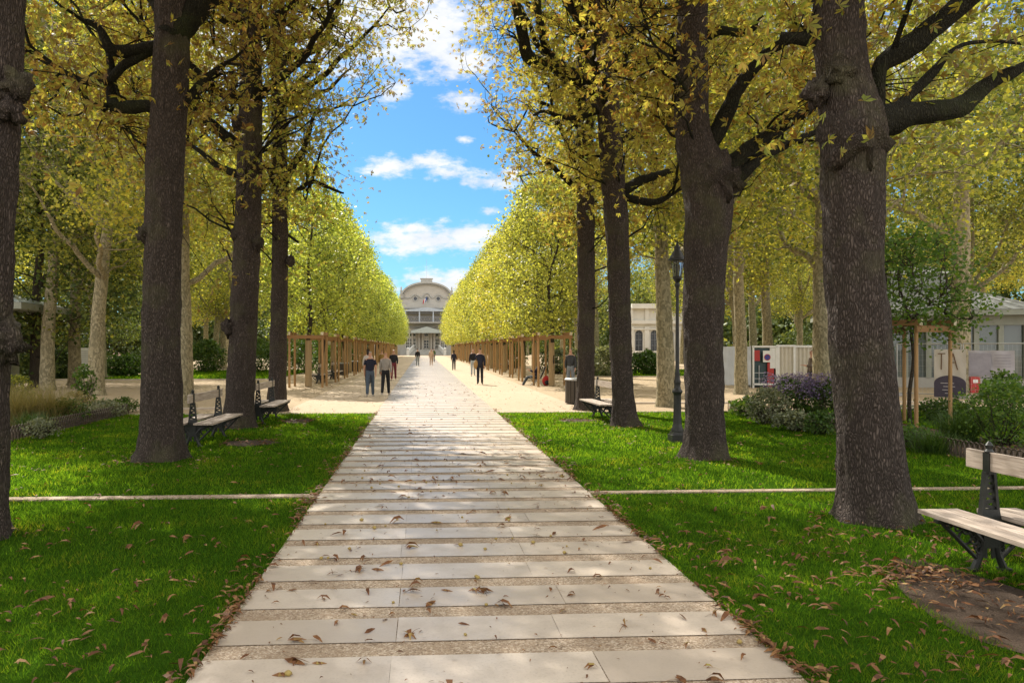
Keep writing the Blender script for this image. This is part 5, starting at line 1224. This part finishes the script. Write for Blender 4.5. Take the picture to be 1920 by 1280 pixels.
def person(label, loc, rz, h=1.75, stride=.25, swing=.3, top=(.1, .1, .1), legs=(.03, .03, .04), hair=(.05, .035, .025), sleeve='long', shoes=(.5, .48, .45), hair_len=0, jacket=0, sit=False, face=False, bend=0.0, arm_fwd=(0, 0), group='people walking on the promenade', reach=None):
    root = thing('person', label, 'person', loc, rz, group); s = h / 1.75; root.scale = (s, s, s)
    V = lambda *a: Vector(a); J = {}
    hip = .94 if not sit else .46; J['pel'] = V(0, 0, hip)
    # +Y is the way the person faces
    up = V(0, math.sin(bend), math.cos(bend)); sd_ = V(1, 0, 0)
    sp = lambda t, x=0, y=0: J['pel'] + up * t + sd_ * x + V(0, y, 0)
    J['waist'] = sp(.16); J['chest'] = sp(.36); J['top'] = sp(.49); J['neck'] = sp(.56, 0, .012); J['jaw'] = sp(.635, 0, .025); J['head'] = sp(.71, 0, .02); J['crown'] = sp(.775, 0, .01)
    for sg, n in ((-1, 'l'), (1, 'r')):
        J['hip' + n] = J['pel'] + V(sg * .085, 0, -.03); a = sg * stride
        if sit:
            J['knee' + n] = J['hip' + n] + V(sg * .05, .44, .03); J['ank' + n] = J['knee' + n] + V(0, .30 if sg > 0 else .22, -.40)
        else:
            J['knee' + n] = J['hip' + n] + V(sg * .01, .43 * math.sin(a), -.43 * math.cos(a)); b = a - (.25 if a < 0 else .04); b = a - .06 - abs(stride) * .5 if a < 0 else a * .9
            J['ank' + n] = J['knee' + n] + V(sg * .01, .41 * math.sin(b), -.41 * math.cos(b))
        J['heel' + n] = J['ank' + n] + V(0, -.05, -.045); J['toe' + n] = J['ank' + n] + V(sg * .03, .15, -.055)
        J['sho' + n] = sp(.465, sg * .16); w = -sg * swing + arm_fwd[0 if sg < 0 else 1]
        J['elb' + n] = J['sho' + n] + V(sg * .055, .28 * math.sin(w * .8), -.28 * math.cos(w * .8)); w2 = w + .25 + (.9 if arm_fwd[0 if sg < 0 else 1] > .3 else 0)
        J['wri' + n] = J['elb' + n] + V(-sg * .005, .25 * math.sin(w2), -.25 * math.cos(w2))
    low = min(min(J['heel' + n].z, J['toe' + n].z) for n in 'lr') - .035
    if not sit:
        for k in J: J[k] = J[k] + V(0, 0, -low)
    E = [('pel', 'waist'), ('waist', 'chest'), ('chest', 'top'), ('top', 'neck'), ('neck', 'jaw'), ('jaw', 'head'), ('head', 'crown')]
    rad = dict(pel=(.135, .10), waist=(.125, .095), chest=(.15, .105), top=(.10, .08), neck=(.052, .052), jaw=(.062, .07), head=(.074, .09), crown=(.055, .065))
    nd = {k: tuple(J[k]) + r for k, r in rad.items()}
    for n in 'lr':
        E += [('pel', 'hip' + n), ('hip' + n, 'knee' + n), ('knee' + n, 'ank' + n), ('ank' + n, 'toe' + n), ('top', 'sho' + n), ('sho' + n, 'elb' + n), ('elb' + n, 'wri' + n)]
        for k, r in (('hip', .085), ('knee', .056), ('ank', .038), ('toe', .03), ('sho', .058), ('elb', .042), ('wri', .028)): nd[k + n] = tuple(J[k + n]) + (r, r)
        d = (J['wri' + n] - J['elb' + n]).normalized(); sg = -1 if n == 'l' else 1; pm = J['wri' + n] + d * .075; nd['palm' + n] = tuple(pm) + (.028, .02); E.append(('wri' + n, 'palm' + n))
        fwd = V(0, 1, 0)
        for k in range(4):
            o_ = fwd * (.03 - .02 * k); a_ = pm + d * .035 + o_; b_ = a_ + d * (.045 - .006 * abs(k - 1.4)) + V(-sg * .012, 0, 0); nd[f'f{k}{n}'] = tuple(a_) + (.0095,); nd[f'g{k}{n}'] = tuple(b_) + (.008,); E += [('palm' + n, f'f{k}{n}'), (f'f{k}{n}', f'g{k}{n}')]
        t_ = J['wri' + n] + d * .05 + fwd * .035; nd['th' + n] = tuple(t_) + (.011,); nd['ti' + n] = tuple(t_ + d * .035 + fwd * .015) + (.009,); E += [('palm' + n, 'th' + n), ('th' + n, 'ti' + n)]
    nd['nose'] = tuple(J['head'] + V(0, .098, -.025)) + (.013,); E.append(('head', 'nose'))
    skin_mesh('body', nd, E, m_skin, root)
    # trousers
    q = dict(pel=(.15, .118), waist=(.138, .108)); nt = {k: tuple(J[k]) + r for k, r in q.items()}; nt['waist'] = tuple(J['pel'] + (J['waist'] - J['pel']) * .95) + (.138, .108); Et = [('pel', 'waist')]
    for n in 'lr':
        Et += [('pel', 'hip' + n), ('hip' + n, 'knee' + n), ('knee' + n, 'ank' + n)]
        nt['hip' + n] = tuple(J['hip' + n]) + (.10, .10); nt['knee' + n] = tuple(J['knee' + n]) + (.073, .073); nt['ank' + n] = tuple(J['ank' + n] + V(0, 0, -.025)) + (.055, .06)
    skin_mesh('trousers', nt, Et, cloth('trouser_cloth', legs), root)
    # shirt, sweater or jacket
    nt = {'chest': tuple(J['chest']) + (.172, .128), 'waist': tuple(J['waist']) + (.155 + jacket * .01, .122), 'hem': tuple(J['pel'] + (J['waist'] - J['pel']) * (-.15 - jacket * .9)) + (.166, .134), 'top': tuple(J['top']) + (.125, .098), 'col': tuple(J['neck'] - up * .02) + (.064, .066)}; Et = [('chest', 'waist'), ('waist', 'hem'), ('chest', 'top'), ('top', 'col')]
    for n in 'lr':
        nt['sho' + n] = tuple(J['sho' + n] + V(0, 0, -.015)) + (.064, .066); Et.append(('top', 'sho' + n))
        if sleeve == 'long': nt['elb' + n] = tuple(J['elb' + n]) + (.06, .06); nt['cuf' + n] = tuple(J['elb' + n] + (J['wri' + n] - J['elb' + n]) * .93) + (.044, .044); Et += [('sho' + n, 'elb' + n), ('elb' + n, 'cuf' + n)]
        else: nt['elb' + n] = tuple(J['sho' + n] + (J['elb' + n] - J['sho' + n]) * .75) + (.066, .066); Et.append(('sho' + n, 'elb' + n))
    skin_mesh('shirt' if sleeve != 'long' else 'jacket', nt, Et, cloth('top_cloth', top), root)
    for n in 'lr':
        skin_mesh('shoe', {'a': tuple(J['heel' + n] + V(0, .015, .01)) + (.042, .042), 'b': tuple((J['heel' + n] + J['toe' + n]) / 2 + V(0, 0, .012)) + (.045, .04), 'c': tuple(J['toe' + n]) + (.036, .03)}, [('a', 'b'), ('b', 'c')], cloth('shoe_leather', shoes), root)
    hr = {'a': tuple(J['head'] + V(0, -.02, .025)) + (.080, .086), 'b': tuple(J['crown'] + V(0, -.005, .012)) + (.062, .072)}; Eh = [('a', 'b')]
    if hair_len: hr['c'] = tuple(J['jaw'] + V(0, -.05, -.02)) + (.075, .05); hr['d'] = tuple(J['neck'] + V(0, -.07, -.02 - hair_len)) + (.07, .03); Eh += [('a', 'c'), ('c', 'd')]
    skin_mesh('hair', hr, Eh, cloth('hair', hair), root)
    m = MB()
    for sg in (-1, 1): m.ball(tuple(J['head'] + V(sg * .03, .078, .0)), .010, 8, 5)
    m.build('eyes', m_dark, root, smooth=True)
    m = MB(); m.ball(tuple(J['jaw'] + V(0, .078, .012)), .02, 8, 5, (1, .35, .28)); m.build('mouth', cloth('lips', (.32, .1, .09)), root, smooth=True)
    return root, J, s
away, toward = 0, math.pi
person('person in a navy short-sleeved top and jeans with grey hair, left of a couple', ground(694, 744), .06, 1.70, .30, .16, (.012, .014, .035), (.07, .10, .145), (.42, .40, .38), 'short')
person('person in a light grey sweater and black trousers with golden blond hair', ground(723, 741), -.08, 1.68, .24, .2, (.36, .34, .32), (.014, .015, .02), (.50, .30, .09))
person('person in a white top with dark hair, half hidden behind the navy top', ground(690, 722), .2, 1.72, .2, .3, (.62, .58, .58), (.06, .06, .07), (.04, .03, .03), hair_len=.03)
person('person in a black jacket and dark red trousers with white hair', ground(738, 713), toward, 1.72, .22, .25, (.016, .016, .02), (.17, .03, .045), (.7, .68, .64))
person('person in an ochre jacket beyond the grey sweater', ground(716, 703), away, 1.66, .2, .2, (.32, .20, .06), (.05, .05, .06), (.06, .04, .03))
person('person in a black jacket and pale trousers on the left of the far path', ground(783, 686), away, 1.72, .12, .1, (.012, .012, .015), (.26, .28, .28), (.02, .018, .016), jacket=.3)
person('person in a beige coat far along the middle of the path', ground(808.5, 685), toward, 1.72, .2, .2, (.58, .42, .30), (.52, .38, .28), (.3, .2, .12), jacket=.5)
person('person with dark hair beyond the beige coat', ground(813, 679), away, 1.72, .15, .2, (.08, .13, .05), (.10, .10, .11), (.02, .02, .016))
person('person all in dark navy with long dark hair, walking right of the path slabs', ground(851, 694), .1, 1.58, .08, .1, (.018, .02, .042), (.016, .016, .028), (.02, .018, .018), jacket=.9, hair_len=.14, shoes=(.02, .02, .02))
P8 = ground(900, 721); pr, J, s = person('person in a dark navy suit carrying a tan bag under one arm', P8, -.05, 1.80, .26, .15, (.014, .016, .036), (.012, .013, .022), (.03, .025, .03), jacket=.5, arm_fwd=(.5, .0), shoes=(.015, .015, .015))
person('person in a black top and pale jeans with sandy hair, behind the dark suit', ground(887, 705), toward, 1.74, .2, .2, (.014, .014, .02), (.42, .46, .5), (.35, .18, .08), shoes=(.4, .4, .4))
bag = thing('bag', 'tan bag held under the arm of the dark suited walker', 'bag', (P8.x - .17, P8.y + .02, .98), .3)
MB().ball((0, 0, 0), .2, 14, 8, (.75, .55, 1.15), .3, 2).build('pouch', cloth('tan_leather', (.40, .24, .09)), bag, smooth=True); MB().tube([(-.05, 0, .18), (0, -.03, .34), (.06, -.02, .42), (.1, 0, .34), (.05, 0, .18)], .014, 6).build('strap', cloth('strap_leather', (.2, .12, .05)), bag, smooth=True)
# seated reader and standing man on the right
sp_ = ground(1006, 722)
person('person in a navy top sitting low with legs stretched out under the right avenue', (sp_.x, sp_.y, -.05), 1.25, 1.72, .1, .1, (.014, .015, .035), (.06, .075, .09), (.5, .35, .2), sit=True, bend=-.22, arm_fwd=(.75, .75), shoes=(.015, .015, .015), group='people resting under the right avenue')
dc = thing('folding_chair', 'low dark folding chair under the person with stretched legs', 'chair', (sp_.x, sp_.y, 0), 1.25)
m = MB(); m.add([(-.24, -.2, .36), (.24, -.2, .36), (.24, .28, .40), (-.24, .28, .40)], [(0, 1, 2, 3)]); m.add([(-.24, -.2, .35), (.24, -.2, .35), (.24, -.42, .9), (-.24, -.42, .9)], [(0, 1, 2, 3)]); m.build('canvas', cloth('dark_canvas', (.03, .03, .035)), dc)
m = MB()
for sx in (-1, 1): m.tube([(sx * .25, .28, 0), (sx * .25, -.2, .35), (sx * .25, -.43, .92)], .014, 6); m.tube([(sx * .25, -.36, 0), (sx * .25, .28, .40)], .014, 6)
m.build('frame', m_steel, dc)
rb = ground(1024, 723); rbg = thing('rucksack', 'red rucksack on the sand beside the sitting person', 'bag', rb, .2)
MB().ball((0, 0, .24), .24, 14, 8, (.8, .55, 1.0), .25, 1).build('pack', cloth('red_nylon', (.45, .03, .03)), rbg, smooth=True); MB().ball((0, -.12, .16), .13, 12, 6, (1, .5, .8), .2, 5).build('pocket', cloth('dark_nylon', (.03, .03, .035)), rbg, smooth=True)
person('person in a charcoal jacket standing behind the slatted bin', ground(1070, 732), toward - .4, 1.78, .08, .12, (.045, .048, .055), (.2, .23, .27), (.12, .07, .04), group='people resting under the right avenue', bend=-.03, face=True)
wk = ground(1524, 752)
person('worker in dark brownish clothes behind the asters beside the mossy trunk', wk, 1.6, 1.74, .1, .2, (.10, .075, .055), (.03, .03, .04), (.05, .03, .02), arm_fwd=(.4, .2), group='people resting under the right avenue')
